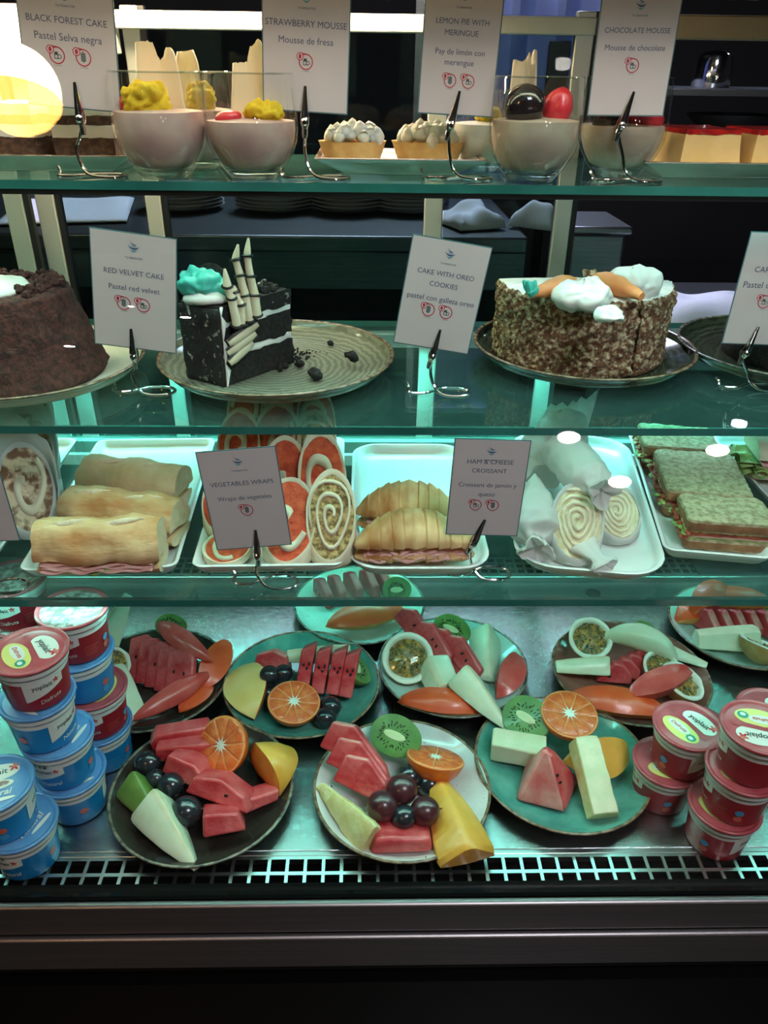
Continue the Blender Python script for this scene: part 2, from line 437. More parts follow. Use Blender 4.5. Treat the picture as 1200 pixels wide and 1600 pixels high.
MB().tube([(0,0,.10*gs),(0,0,2.75-g.z)], .006).build('cord', M_lampbody, gl)
for k, (u, v) in enumerate(((109, 540), (290, 495), (205, 478))):
    p = mirror_hit(u, v, 2.72)
    if p.y < -3.8:
        q = mirror_hit(u, v, 1.0); t = (-3.8-q.y)/(p.y-q.y); p = q + (p-q)*t
    d = empty('downlight', ('round ceiling downlight above the left aisle','round ceiling downlight above the middle aisle','small round ceiling downlight beside the other two')[k], 'lamp', p, group=None)
    MB().tube([(0,0,.002),(0,0,2.75-p.z)], .012).build('stem', M_lampbody, d)
    MB().lathe([(.0001,-.004),(.035 if k < 2 else .02,-.004)], 24).build('bulb', M_spot, d)
    MB().lathe([(.036,-.005),(.05,-.006),(.055,0)], 24).build('ring', M_lampbody, d)
for k, (u, v) in enumerate(((887, 684), (1118, 704), (966, 753))):  # lamps added only so their reflections in the pane give glare spots
    d = ray(u, v); t = (PP-EYE).dot(PN)/d.dot(PN); h = EYE + d*t; r = d - 2*d.dot(PN)*PN
    q = h + r*((-3.90-h.y)/r.y)
    e = empty('glare_lamp', ('added lamp behind the viewer that makes a glare spot, left of three','added lamp behind the viewer that makes a glare spot, right of three','added lamp behind the viewer that makes a glare spot, middle of three')[k], 'lamp', q)
    MB().ball((0,.03,0), (.075,.05,.04), 20, 12).build('bulb', M_spot, e)
    MB().box((0,-.06,0), (.14,.10,.12)).build('bracket', M_lampbody, e, bevel=.01)
for k, (u, v) in enumerate(((1155, 661),)):
    d = ray(u, v); t = (Z2-EYE.z)/d.z; h = EYE + d*t; r = Vector((d.x, d.y, -d.z))
    p = h + r*((2.74-h.z)/r.z)
    if p.y > 4.9: p = h + r*((4.8-h.y)/r.y)
    e = empty('kitchen_downlight', ('round kitchen downlight behind the case at the right','round kitchen downlight farther back over the pass')[k], 'lamp', p)
    MB().lathe([(.0001,-.004),(.045,-.004)], 24).build('bulb', M_spotblue, e)
    MB().lathe([(.046,-.005),(.06,-.006),(.065,0)], 24).build('ring', M_lampbody, e)

# ---------------------------------------------------------------- kitchen behind the doors
M_ksteel = mat('kitchen_steel', (.16,.17,.18), (.2,.21,.22), 12, .35, .9, stretch=(1, 20, 20))
M_cloth = mat('white_cotton', (.75,.75,.85), (.82,.82,.9), 30, .9, bump=.3, bscale=60)
M_blue = mat('blue_cotton', (.16,.22,.55), (.2,.27,.62), 25, .9)
M_china = mat('stacked_china', (.55,.55,.58), None, rough=.25)
kc = empty('kitchen_counter', 'long stainless kitchen counter standing behind the sliding doors', 'counter', (-.46, 1.85, 0))
MB().box((0, 0, 1.215), (1.52, .72, .03)).build('worktop', M_ksteel, kc, bevel=.004)
MB().box((0, -.34, 1.165), (1.52, .012, .07)).build('apron', M_ksteel, kc, smooth=False)
MB().box((0, .02, .58), (1.46, .62, 1.14)).build('cabinet', M_black, kc, smooth=False)
for k, (u, n) in enumerate(((288, 6), (432, 7), (545, 8), (640, 6))):
    p = aty(u, 330, 1.78)
    for j in range(n):
        o = MB().lathe([(.0001,.002),(.06,.002),(.085,.011),(.088,.013),(.084,.013),(.058,.005),(.0001,.005)], 32).build('stacked_plate', M_china)
        o.location = (p.x, 1.78, 1.230 + j*.0075)
        tag(o, 'china plate %s in the %s stack on the kitchen counter' % (('at the bottom', 'second from the bottom', 'third from the bottom', 'fourth from the bottom', 'fifth from the bottom', 'sixth from the bottom', 'seventh from the bottom', 'eighth from the bottom')[j], ('leftmost', 'second', 'third', 'rightmost')[k]), 'plate', 'plates in the %s kitchen stack' % ('leftmost', 'second', 'third', 'rightmost')[k])
def cloth(name, label, cat, c, sx, sy, h, m, seed, rz=0, n=22):
    mb = MB(); vs = []; fs = []
    for i in range(n+1):
        for j in range(n+1):
            x, y = i/n-.5, j/n-.5
            e = max(0, 1-max(abs(x), abs(y))**6*60)
            z = h*e*(.65+.5*noise.noise((x*2.5+seed, y*2.5, .3)))
            vs.append((x*sx, y*sy, max(z, 0)))
    for i in range(n):
        for j in range(n): a = i*(n+1)+j; fs.append((a, a+n+1, a+n+2, a+1))
    mb.add(vs, fs); o = mb.build(name, m); o.location = c; o.rotation_euler = (0,0,R(rz))
    s = o.modifiers.new('s', 'SOLIDIFY'); s.thickness = .003
    return tag(o, label, cat)
p = aty(150, 322, 1.7); cloth('paper_sheet', 'pale lavender paper sheet lying on the kitchen counter at the left', 'paper', (p.x - .06, 1.72, 1.2335), .24, .3, .012, M_cloth, 1, 12)
p = aty(738, 355, 1.56); cloth('napkin', 'crumpled white napkin on the kitchen counter, left of a similar one', 'napkin', (p.x, 1.6, 1.2335), .10, .12, .05, M_cloth, 5, 20)
p = aty(815, 372, 1.56); cloth('napkin', 'crumpled white napkin on the kitchen counter, nearest the right door stile', 'napkin', (p.x + .035, 1.60, 1.2335), .09, .09, .05, M_cloth, 9, -30)
sb = empty('serving_bench', 'low steel serving bench behind the open right side of the case', 'bench', (.745, 1.46, 0))
MB().box((0, 0, 1.085), (.8, .5, .03)).build('worktop', M_ksteel, sb, bevel=.004)
MB().box((0, 0, .53), (.74, .44, 1.06)).build('cabinet', M_black, sb, smooth=False)
p = aty(1085, 478, 1.38); cloth('folded_cloth', 'folded white cloth on the steel serving bench behind the carrot cake', 'cloth', (p.x + .03, 1.42, 1.1035), .27, .2, .055, M_cloth, 3, 4)
p = aty(922, 365, 1.62)
sk = empty('steel_bain_marie', 'boxy stainless steel food warmer beside the kitchen counter', 'food warmer', (.43, 1.56, 1.10))
MB().box((0, .0, .07), (.10, .16, .14)).build('body', M_ksteel, sk, bevel=.006)
MB().box((0, .0, .147), (.115, .18, .014)).build('lid', M_ksteel, sk, bevel=.004)
# hanging blue apron and canister
ap = empty('hanging_apron', 'blue cotton apron hanging behind the chocolate mousse glasses', 'apron', (aty(815, 90, 2.1).x, 2.12, 1.241))
mb = MB(); vs = []; fs = []; n = 24
for i in range(n+1):
    for j in range(n+1):
        x = (i/n-.5)*.36; z = j/n*.5
        vs.append((x, .022*math.sin(x*60+.8*math.sin(z*9)), z))
for i in range(n):
    for j in range(n): a = i*(n+1)+j; fs.append((a, a+n+1, a+n+2, a+1))
o = mb.add(vs, fs).build('apron_cloth', M_blue, ap); o.modifiers.new('s', 'SOLIDIFY').thickness = .004
mb = MB().box((.085, -.035, .20), (.05, .012, .24)); mb.build('black_strap', M_gasket, ap, bevel=.003)
MB().box((0, .03, .51), (.5, .02, .02)).build('rail', M_ksteel, ap, bevel=.003)
MB().box((0, .03, -.0), (.5, .05, .02)).build('foot_bar', M_ksteel, ap, bevel=.003)
for s in (-1, 1): MB().box((s*.24, .03, .255), (.02, .02, .5)).build('post', M_ksteel, ap, smooth=False)
rs = empty('kitchen_rack', 'tall dark kitchen rack behind the cheesecake end of the case', 'rack', (1.05, 2.5, 0))
for z in (1.345, 1.455): MB().box((0, 0, z), (1.0, .4, .02)).build('rack_shelf', M_ksteel, rs, bevel=.003)
for x in (-.48, .48):
    for y in (-.18, .18): MB().box((x, y, .9), (.03, .03, 1.8)).build('post', M_black, rs, smooth=False)
p = aty(1122, 92, 2.4)
can = MB().lathe([(.0001,0),(.05,0),(.052,.01),(.05,.06),(.045,.075),(.03,.085),(.0001,.088)], 24).build('steel_canister', M_chrome)
can.location = (p.x, 2.42, 1.466); tag(can, 'small shiny steel canister on the dark kitchen rack', 'canister')
p = aty(1150, 178, 2.4)
bw = MB().lathe([(.0001,0),(.06,0),(.1,.02),(.13,.045),(.127,.045),(.095,.023),(.055,.005),(.0001,.005)], 28).build('glass_bowl', M_chrome)
bw.location = (p.x, 2.42, 1.356); tag(bw, 'wide shiny bowl on the lower shelf of the kitchen rack', 'bowl')
# ---------------------------------------------------------------- lettering
_font_cache = {}
def text_mesh(body, shear=0, bold=0, res=3):
    key = (body, shear, bold, res)
    if key in _font_cache: return _font_cache[key]
    c = bpy.data.curves.new('txt', 'FONT'); c.body = body; c.align_x = 'CENTER'; c.align_y = 'CENTER'
    c.resolution_u = res; c.shear = shear; c.offset = bold
    o = bpy.data.objects.new('txt', c); COL.objects.link(o)
    dg = bpy.context.evaluated_depsgraph_get()
    me = bpy.data.meshes.new_from_object(o.evaluated_get(dg))
    bpy.data.objects.remove(o); bpy.data.curves.remove(c)
    vs = [(v.co.x, v.co.y) for v in me.vertices]; fs = [list(p.vertices) for p in me.polygons]
    bpy.data.meshes.remove(me)
    x0, x1 = min(p[0] for p in vs), max(p[0] for p in vs)
    vs = [(x-(x0+x1)/2, y) for x, y in vs]
    _font_cache[key] = (vs, fs, x1-x0); return _font_cache[key]
def add_text(mb, body, cx, cy, width, fn, mi=0, shear=0, bold=0, rot=0, sy=1):
    vs, fs, w0 = text_mesh(body, shear, bold); k = width/w0; ca, sa = math.cos(rot), math.sin(rot)
    mb.add([fn(cx+(x*ca-y*sy*sa)*k, cy+(x*sa+y*sy*ca)*k) for x, y in vs], fs, mi)
def poly_ring(mb, cx, cy, r0, r1, fn, mi=0, a0=0, a1=6.2832, n=24):
    vs = []; 
    for k in range(n+1):
        a = a0+(a1-a0)*k/n
        for r in (r0, r1): vs.append(fn(cx+r*math.cos(a), cy+r*math.sin(a)))
    mb.add(vs, [(2*k, 2*k+1, 2*k+3, 2*k+2) for k in range(n)], mi)
def poly_disc(mb, cx, cy, rx, ry, fn, mi=0, n=16, rot=0):
    vs = []
    for k in range(n):
        a = 2*math.pi*k/n; x, y = rx*math.cos(a), ry*math.sin(a)
        vs.append(fn(cx+x*math.cos(rot)-y*math.sin(rot), cy+x*math.sin(rot)+y*math.cos(rot)))
    mb.add(vs, [tuple(range(n))], mi)

M_paper = mat('laminated_card_paper', (.60,.56,.555), (.63,.59,.58), 12, .28, spec=.5)
M_lam = mat('clear_laminate_edge', (.10,.20,.22), None, rough=.2)
M_ink = mat('slate_blue_ink', (.07,.095,.17), None, rough=.5)
M_red = mat('red_print', (.5,.025,.05), None, rough=.5)
M_grey = mat('grey_print', (.10,.13,.13), None, rough=.5)
M_logo1 = mat('teal_print', (.06,.33,.42), None, rough=.5)
M_logo2 = mat('navy_print', (.03,.08,.2), None, rough=.5)

def icon(kind, cx, cz, r, card, y):
    fn = lambda x, z: (x, y, z)
    mb = MB()
    poly_ring(mb, cx, cz, r*.86, r, fn, 0, n=28)
    bx, bz = cx-r*.82, cz+r*.62
    poly_disc(mb, bx, bz, r*.5, r*.5, lambda x, z: (x, y-.00008, z), 2, 18)
    poly_ring(mb, bx, bz, r*.40, r*.5, lambda x, z: (x, y-.00014, z), 0, n=18)
    poly_disc(mb, bx, bz, r*.2, r*.3, lambda x, z: (x, y-.00014, z), 0, 12)
    mb.add([fn(bx, bz+r*.5), fn(cx, cz+r*1.0), fn(cx, cz+r*.9), fn(bx, bz+r*.42)], [(0,1,2,3)], 0)
    if kind == 'w':
        mb.add([fn(cx-r*.03, cz-r*.6), fn(cx+r*.03, cz-r*.6), fn(cx+r*.03, cz+r*.6), fn(cx-r*.03, cz+r*.6)], [(0,1,2,3)], 1)
        for k in range(4):
            for s in (-1, 1): poly_disc(mb, cx+s*r*.17, cz-r*.32+k*r*.24, r*.2, r*.1, fn, 1, 10, s*.7)
        poly_disc(mb, cx, cz+r*.58, r*.09, r*.18, fn, 1, 10)
    else:
        def fr(x0, z0, x1, z1, t):
            for a, b, c, d in ((x0,z0,x1,z0+t),(x0,z1-t,x1,z1),(x0,z0,x0+t,z1),(x1-t,z0,x1,z1)):
                mb.add([fn(cx+a*r, cz+b*r), fn(cx+c*r, cz+b*r), fn(cx+c*r, cz+d*r), fn(cx+a*r, cz+d*r)], [(0,1,2,3)], 1)
        fr(-.38,-.42,.14,.12,.1); fr(-.28,.2,.12,.4,.09)
        poly_ring(mb, cx+.3*r, cz-.14*r, .17*r, .27*r, fn, 1, n=16)
        mb.add([fn(cx-.38*r, cz+.12*r), fn(cx+.14*r, cz+.12*r), fn(cx+.1*r, cz+.3*r), fn(cx-.26*r, cz+.3*r)], [(0,1,2,3)], 1)
    add_text(mb, 'CONTIENE', cx, cz-r*1.16, r*.95, fn, 1)
    mb.build('allergen_icon', [M_red, M_grey, M_paper], card, smooth=False)

def make_card(label, BL, BR, TL, y, lines, icons, logo=(.125,.207)):
    bl, br, tl = aty(*BL, y), aty(*BR, y), aty(*TL, y)
    X = (br-bl); W = X.length; X.normalize(); Zv = Vector((-X.z, 0, X.x)); H = (tl-bl).dot(Zv)
    c = (bl+br)/2
    o = MB().box((0, .0003, H/2), (W, .0006, H)).build('menu_card', M_lam, smooth=False)
    o.location = c; o.rotation_euler = (0, -math.atan2(X.z, X.x), 0)
    tag(o, label, 'card')
    MB().box((0, -.0001, H/2), (W-.0022, .0004, H-.0022)).build('paper', M_paper, o, smooth=False)
    yy = -.00042; fn = lambda x, z: (x, yy, z)
    mb = MB()
    for t, wf, hf in lines: add_text(mb, t, 0, H*(1-hf), W*wf, fn)
    mb.build('lettering', M_ink, o, smooth=False)
    if logo:
        mb = MB(); cz = H*(1-logo[0]); s = W*.062
        for k, (dy, rx, m, tk, tl) in enumerate(((.95, .62, 1, .16, -.28), (.62, .75, 0, .10, -.16), (.42, 1.1, 1, .24, -.10), (-.12, .85, 0, .09, 0), (-.42, .5, 0, .08, 0))):
            a = s*rx; vs = []
            for q in range(13):
                t = -1+q/6; th = tk*(1-t*t)*s + .015*s
                zc = cz + dy*s - .40*s*rx*(1-t*t) + tl*s*t
                vs += [fn(t*a, zc-th), fn(t*a, zc+th*.3)]
            mb.add(vs, [(2*q, 2*q+1, 2*q+3, 2*q+2) for q in range(12)], m)
        mb.build('emblem', [M_logo1, M_logo2], o, smooth=False)
        mb = MB(); add_text(mb, 'TUI SENSATORI', 0, H*(1-logo[1]), W*.20, fn, bold=.01); mb.build('lettering', M_ink, o, smooth=False)
    for kind, xf, hf in icons: icon(kind, xf*W, H*(1-hf), W*.082, o, yy)
    return o, c, H

def make_holder(label, foot, z, card_o, clip_u, lean=0, ring=1.0, hook=1):
    """chrome wire stand: ring foot, stem, spring clip gripping the card's bottom edge"""
    M = card_o.matrix_world = local(card_o)
    fx, fy = foot.x, foot.y
    h = card_o.location.z - z                    # card's bottom above the shelf
    g = empty('card_holder', label, 'card holder', (fx, fy, z))
    r = .0016
    cx = aty(clip_u, 800, fy)                    # placeholder to keep x from the clip's pixel
    tx = clip_u - fx                             # clip grips here (metres from the foot)
    hb = max(h-.014, .012)
    pts = [(-.026*hook, .014, .008), (-.023*hook, .0105, .0035), (-.0245*hook, .004, r), (-.019*hook, -.003, r), (-.006, -.002, r), (.006, .006, r), (.018, .013, r), (.034, .012, r), (.043, .003, r), (.040, -.008, r), (.026, -.0125, r*1.1), (.012, -.011, .0035), (.004, -.005, .010), (0, -.001, hb*.55), (tx*.6, 0, hb*.8), (tx, 0, hb)]
    pts = [Vector((x*ring if i < 13 else x, yv*ring if i < 13 else yv, zv)) for i, (x, yv, zv) in enumerate(pts)]
    sm = []
    for i in range(len(pts)-1):                  # Catmull-Rom
        p0, p1, p2, p3 = pts[max(i-1, 0)], pts[i], pts[i+1], pts[min(i+2, len(pts)-1)]
        for k in range(5):
            t = k/5; sm.append(.5*((2*p1)+(p2-p0)*t+(2*p0-5*p1+4*p2-p3)*t*t+(3*p1-p0-3*p2+p3)*t**3))
    sm.append(pts[-1])
    MB().tube(sm, r, 8).build('wire', M_chrome, g)
    cl = .036
    A = Matrix.Translation((tx, 0, hb)) @ Matrix.Rotation(R(lean), 4, 'Y')
    for s, ln in ((-1, cl), (1, cl*.8)):
        rings = []
        for k, t in enumerate((0, .12, .3, .6, 1)):
            wd = (.0026, .0042, .0044, .0032, .0016)[k]; th = (.0022, .0032, .0030, .0022, .0010)[k]; yc = s*(.0026, .0036, .0034, .0024, .0015)[k]
            rings.append([A @ Vector((wd*math.cos(a)*.9, yc+th*math.sin(a)*.6, t*ln)) for a in [2*math.pi*q/10 for q in range(10)]])
        MB().loft(rings).build('jaw', M_chrome, g)
    MB().lathe([(.0001, .0009), (.002, .001), (.0034, .0), (.0034, -.004), (.0001, -.004)], 14, M=A @ Matrix.Translation((0, -.0056, .006)) @ Matrix.Rotation(R(90), 4, 'X')).build('rivet', M_chrome, g)
    MB().lathe([(.0024, -.008), (.003, -.004), (.0028, .002)], 12, M=A).build('ferrule', M_chrome, g)

CARDS = [
 ('white card reading Black Forest Cake, standing before chocolate cake slices', (45,163), (190,177), (40,-50), (128,277), 124, Z1,
  [('BLACK FOREST CAKE', .83, .34), ('Pastel Selva negra', .70, .464)], [('m', -.135, .60), ('w', .14, .60)], 0, 'black forest'),
 ('white card reading Strawberry Mousse, standing before the pink mousse glass', (411,171), (543,180), (405,-48), (478,280), 477, Z1,
  [('STRAWBERRY MOUSSE', .92, .35), ('Mousse de fresa', .62, .47)], [('m', 0, .62)], 3, 'strawberry mousse'),
 ('white card reading Lemon Pie with Meringue, clipped above the meringue tarts', (652,177), (768,184), (655,-40), (700,280), 710, Z1,
  [('LEMON PIE WITH', .68, .305), ('MERINGUE', .43, .386), ('Pay de limón con', .64, .523), ('merengue', .38, .60)], [('w', -.1, .736), ('m', .14, .736)], 14, 'lemon pie'),
 ('white card reading Chocolate Mousse, clipped before the rightmost mousse glass', (917,181), (1036,182), (905,-38), (966,284), 978, Z1,
  [('CHOCOLATE MOUSSE', .82, .37), ('Mousse de chocolate', .76, .493)], [('m', 0, .62)], 14, 'chocolate mousse'),
 ('white card reading Red Velvet Cake, standing beside the dark crumb cake', (148,537), (276,553), (145,355), (211,613), 209, Z2,
  [('RED VELVET CAKE', .70, .335), ('Pastel red velvet', .60, .465)], [('w', -.13, .60), ('m', .10, .60)], 2, 'red velvet cake'),
 ('white card reading Cake with Oreo Cookies, tilted between two cake plates', (614,535), (731,554), (629,362), (672,615), 681, Z2,
  [('CAKE WITH OREO', .72, .30), ('COOKIES', .36, .40), ('pastel con galleta oreo', .86, .53)], [('w', -.13, .64), ('m', .10, .64)], 14, 'oreo cookie cake'),
 ('white card reading Carrot Cake, cut by the right edge of the view', (1127,537), (1246,541), (1142,360), (1160,606), 1172, Z2,
  [('CARROT CAKE', .66, .32), ('Pastel de zanahoria', .84, .455)], [('m', -.10, .60), ('w', .13, .60)], 14, 'carrot cake'),
 ('white card reading Ham and Cheese, cut by the left edge of the view', (-95,848), (32,845), (-104,690), (-22,918), -32, Z3,
  [('HAM & CHEESE', .80, .27), ('Wrap de jamones y', .80, .48), ('queso', .22, .58)], [('m', -.1, .7), ('w', .12, .7)], 2, 'ham and cheese wrap'),
 ('white card reading Vegetables Wraps, standing before the pile of red wraps', (339,860), (456,851), (324,705), (401,912), 402, Z3,
  [('VEGETABLES WRAPS', .80, .33), ('Wraps de vegetales', .69, .475)], [('w', 0, .60)], 0, 'vegetable wraps'),
 ('white card reading Ham and Cheese Croissant, standing before the croissants', (696,835), (808,838), (700,684), (733,898), 748, Z3,
  [('HAM & CHEESE', .61, .225), ('CROISSANT', .46, .315), ('Croissant de jamón y', .78, .46), ('queso', .22, .555)], [('m', -.13, .67), ('w', .105, .67)], 20, 'ham and cheese croissant'),
]
LOGO = {'black forest': (.165,.236), 'strawberry mousse': (.17,.24), 'lemon pie': (.13,.205), 'chocolate mousse': (.195,.265)}
for lab, BL, BR, TL, foot, cu, z, lines, icons, lean, nm in CARDS:
    f = atz(*foot, z)
    o, c, H = make_card(lab, BL, BR, TL, f.y, lines, icons, LOGO.get(nm, (.125, .207)))
    vb = BL[1] + (BR[1]-BL[1])*(cu-BL[0])/(BR[0]-BL[0])
    tx = aty(cu, vb, f.y).x - math.tan(R(lean))*.02
    # the clip stands a little before the card's bottom edge
    make_holder('chrome wire clip stand holding the %s card' % nm, f, z, o, tx, lean, ring=1.0)
# ---------------------------------------------------------------- crockery
def plate_mat(name, c1, c2, rim, lo=.35, hi=.65, scale=30, speck=None, swirl=False):
    """glazed plate: mottled glaze, bare brown rim edge; radius in object space is 1 at the rim"""
    m, nt, N, L, b = _nodes(name)
    b.inputs['Roughness'].default_value = .12; b.inputs['Specular IOR Level'].default_value = .6
    if swirl:
        tc = N.new('ShaderNodeTexCoord'); wv = N.new('ShaderNodeTexWave'); wv.wave_type = 'RINGS'; wv.rings_direction = 'Z'
        wv.inputs['Scale'].default_value = 42; wv.inputs['Distortion'].default_value = 5; wv.inputs['Detail'].default_value = 6; wv.inputs['Detail Scale'].default_value = 1.5
        L.new(tc.outputs['Object'], wv.inputs[0]); src = wv.outputs['Fac']
    else: src = noise_node(nt, scale, 6, .6).outputs['Fac']
    base = ramp(nt, src, [(lo, c1), (hi, c2)]); out = base.outputs[0]
    if speck:
        n = noise_node(nt, 260, 2, .5); r = ramp(nt, n.outputs['Fac'], [(.68, (0,0,0)), (.72, (1,1,1))])
        n2 = noise_node(nt, 30, 2, .5); r2 = ramp(nt, n2.outputs['Fac'], [(.5, (0,0,0)), (.6, (1,1,1))])
        mu = N.new('ShaderNodeMath'); mu.operation = 'MULTIPLY'; L.new(r.outputs[0], mu.inputs[0]); L.new(r2.outputs[0], mu.inputs[1])
        mx = N.new('ShaderNodeMix'); mx.data_type = 'RGBA'; L.new(mu.outputs[0], mx.inputs[0]); L.new(out, mx.inputs[6]); mx.inputs[7].default_value = rgb(speck); out = mx.outputs[2]
    L.new(out, b.inputs['Base Color'])
    return m
M_rim = mat('bare_brown_rim_glaze', (.09,.045,.022), (.26,.18,.11), 90, .25, spec=.6, lo=.4, hi=.6)
M_rimg = mat('grey_rim_glaze', (.06,.055,.045), (.24,.21,.16), 90, .2, spec=.6, lo=.4, hi=.6)
P_teal = plate_mat('teal_reactive_glaze', hexc(64,128,120), hexc(98,160,148), None)
P_pale = plate_mat('pale_blue_glaze', hexc(170,198,190), hexc(192,214,206), None, speck=(.1,.12,.1))
P_white = plate_mat('white_speckled_glaze', hexc(205,200,200), hexc(220,216,214), None, speck=(.06,.04,.03))
P_dark = plate_mat('dark_brown_glaze', hexc(40,33,30), hexc(58,49,44), None)
P_terra = plate_mat('terracotta_glaze', hexc(112,72,62), hexc(146,98,84), None)
P_olive = plate_mat('olive_swirl_glaze', hexc(112,114,100), hexc(136,137,122), None, .2, .8, swirl=True)
P_brown = plate_mat('dark_green_brown_glaze', hexc(52,58,46), hexc(74,78,62), None, .2, .8, swirl=True)
P_cream = plate_mat('cream_glaze', hexc(200,205,190), hexc(214,216,204), None)

def plate(label, u, v, z, D, glaze, rim, h=.021, du=None, kind='coupe'):
    """round coupe plate; u, v is the middle of its rim"""
    p = atz(u, v, z + h*.95); Rr = D/2
    inner = [(.0001,.0052), (Rr*.86,.0055), (Rr*.91,.0085), (Rr*.945,h*.72), (Rr*.965,h)] if D > .23 else [(.0001,.0052), (Rr*.56,.0054), (Rr*.70,.0072), (Rr*.82,.0112), (Rr*.91,h*.82), (Rr*.965,h)]
    o = MB().lathe([(.0001,.0), (Rr*.55,.0), (Rr*.57,.001), (Rr*.72,.0035), (Rr*.93,h*.62), (Rr*.985,h*.93)], 56).lathe(
        inner, 56).build('fruit_plate' if D < .23 else 'cake_plate', glaze, ang=60)
    MB().lathe([(Rr*.985,h*.93), (Rr,h*.98), (Rr*.998,h*1.03), (Rr*.985,h*1.06), (Rr*.972,h*1.04), (Rr*.965,h)], 56).build('rim', rim, o, ang=80)
    o.location = (p.x, p.y, z + .0002)
    tag(o, label, 'plate')
    return o
def tray_mesh(L, W, h, rc, rimw, n=6, flat_back=0):
    """rectangular tray with rounded corners, x across, y along"""
    def loop(ins, z):
        pts = []
        a, b = W/2-ins, L/2-ins; r = max(rc-ins*.6, .002)
        for sx, sy, a0 in ((1,1,0), (-1,1,90), (-1,-1,180), (1,-1,270)):
            for k in range(n+1):
                t = R(a0+90*k/n); pts.append((sx*(a-r)+r*math.cos(t), sy*(b-r)+r*math.sin(t), z))
        return pts
    mb = MB()
    mb.loft([loop(.014,0), loop(.008,h*.25), loop(.001,h*.8), loop(0,h*.95), loop(.0015,h), loop(.004,h*.96), loop(.004+rimw*.5,h*.6), loop(.006+rimw,h*.36), loop(.03,h*.33)], 0)
    return mb
M_tray = mat('white_melamine', (.72,.74,.73), (.76,.77,.76), 4, .22, spec=.5)
M_tray2 = mat('brown_edged_stoneware', hexc(196,186,160), hexc(170,150,110), 30, .25)

# ---------------------------------------------------------------- top shelf
M_choc = mat('chocolate_sponge', (.045,.02,.012), (.10,.05,.03), 160, .85, bump=.8, bscale=220, lo=.4, hi=.6)
M_cream = mat('whipped_cream', (.80,.76,.68), (.86,.82,.75), 40, .5, sss=.15, bump=.2, bscale=70)
M_cream2 = mat('frosting', (.78,.80,.76), (.84,.85,.81), 50, .45, sss=.1, bump=.35, bscale=80)
M_pink = mat('pink_mousse', hexc(196,158,152), hexc(206,170,160), 60, .6, sss=.12)
M_taupe = mat('pale_cocoa_mousse', hexc(176,158,142), hexc(188,170,152), 60, .6, sss=.12)
M_whitechoc = mat('white_chocolate', (.86,.80,.64), (.90,.84,.70), 20, .35, sss=.2)
translucent(M_whitechoc, (.92,.86,.70), .45)
M_yellow = mat('yellow_sponge', hexc(206,172,20), hexc(232,204,50), 90, .8, sss=.1, bump=.6, bscale=120)
M_berry = mat('blackberry_glaze', (.008,.006,.008), (.02,.012,.015), 20, .12, coat=.6)
M_straw = mat('strawberry', hexc(196,24,44), hexc(222,60,70), 40, .3, coat=.3, bump=.3, bscale=150)
M_crust = mat('tart_crust', hexc(196,150,86), hexc(222,184,122), 50, .75, bump=.4, bscale=120)
M_cheese = mat('baked_custard', hexc(222,184,112), hexc(232,198,132), 30, .55, sss=.15, bump=.2, bscale=60)
M_jam = mat('red_jam', hexc(150,18,20), hexc(190,40,34), 70, .2, coat=.4, bump=.5, bscale=100)

GLASS = [(.0001,.002),(.022,.002),(.0255,.0045),(.0318,.012),(.0390,.023),(.0432,.034),(.0445,.044),(.0442,.056),(.0432,.074),(.0416,.090)]
def gr(z):
    for (r0, z0), (r1, z1) in zip(GLASS, GLASS[1:]):
        if z0 <= z <= z1 and z1 > z0: return r0+(r1-r0)*(z-z0)/(z1-z0)
    return GLASS[-1][0]
SHARDS = {3: [(-1,.97),(-.5,1),(-.25,.98),(-.1,.82),(.1,.76),(.3,.80),(.5,.93),(.8,.9),(1,.6)], 11: [(-1,.72),(-.35,.74),(-.3,.90),(.0,.94),(.1,1),(.3,.97),(.4,.86),(.6,.95),(1,.9)],
          21: [(-1,.8),(-.8,.97),(.7,1),(1,.8)], 8: [(-1,.86),(-.3,.84),(.2,.88),(.45,.97),(.55,.80),(.75,.98),(.9,1),(1,.8)]}
def shard(w, h, seed, curve=.010):
    P = SHARDS[seed]; n = 24; vs = []; fs = []
    for i in range(n+1):
        q = 2*i/n-1
        for (a, ha), (b, hb) in zip(P, P[1:]):
            if a <= q <= b: tp = ha+(hb-ha)*(q-a)/(b-a); break
        x = q*w/2; y = curve*(1-q*q)
        for k in range(6): t = k/5; vs.append((x*(1.10-.20*t), y + .004*t*t, h*tp*t + .0006*math.sin(i*2.3)*t))
    for i in range(n):
        for k in range(5): a = i*6+k; fs.append((a, a+6, a+7, a+1))
    mb = MB(); mb.add(vs, fs); return mb
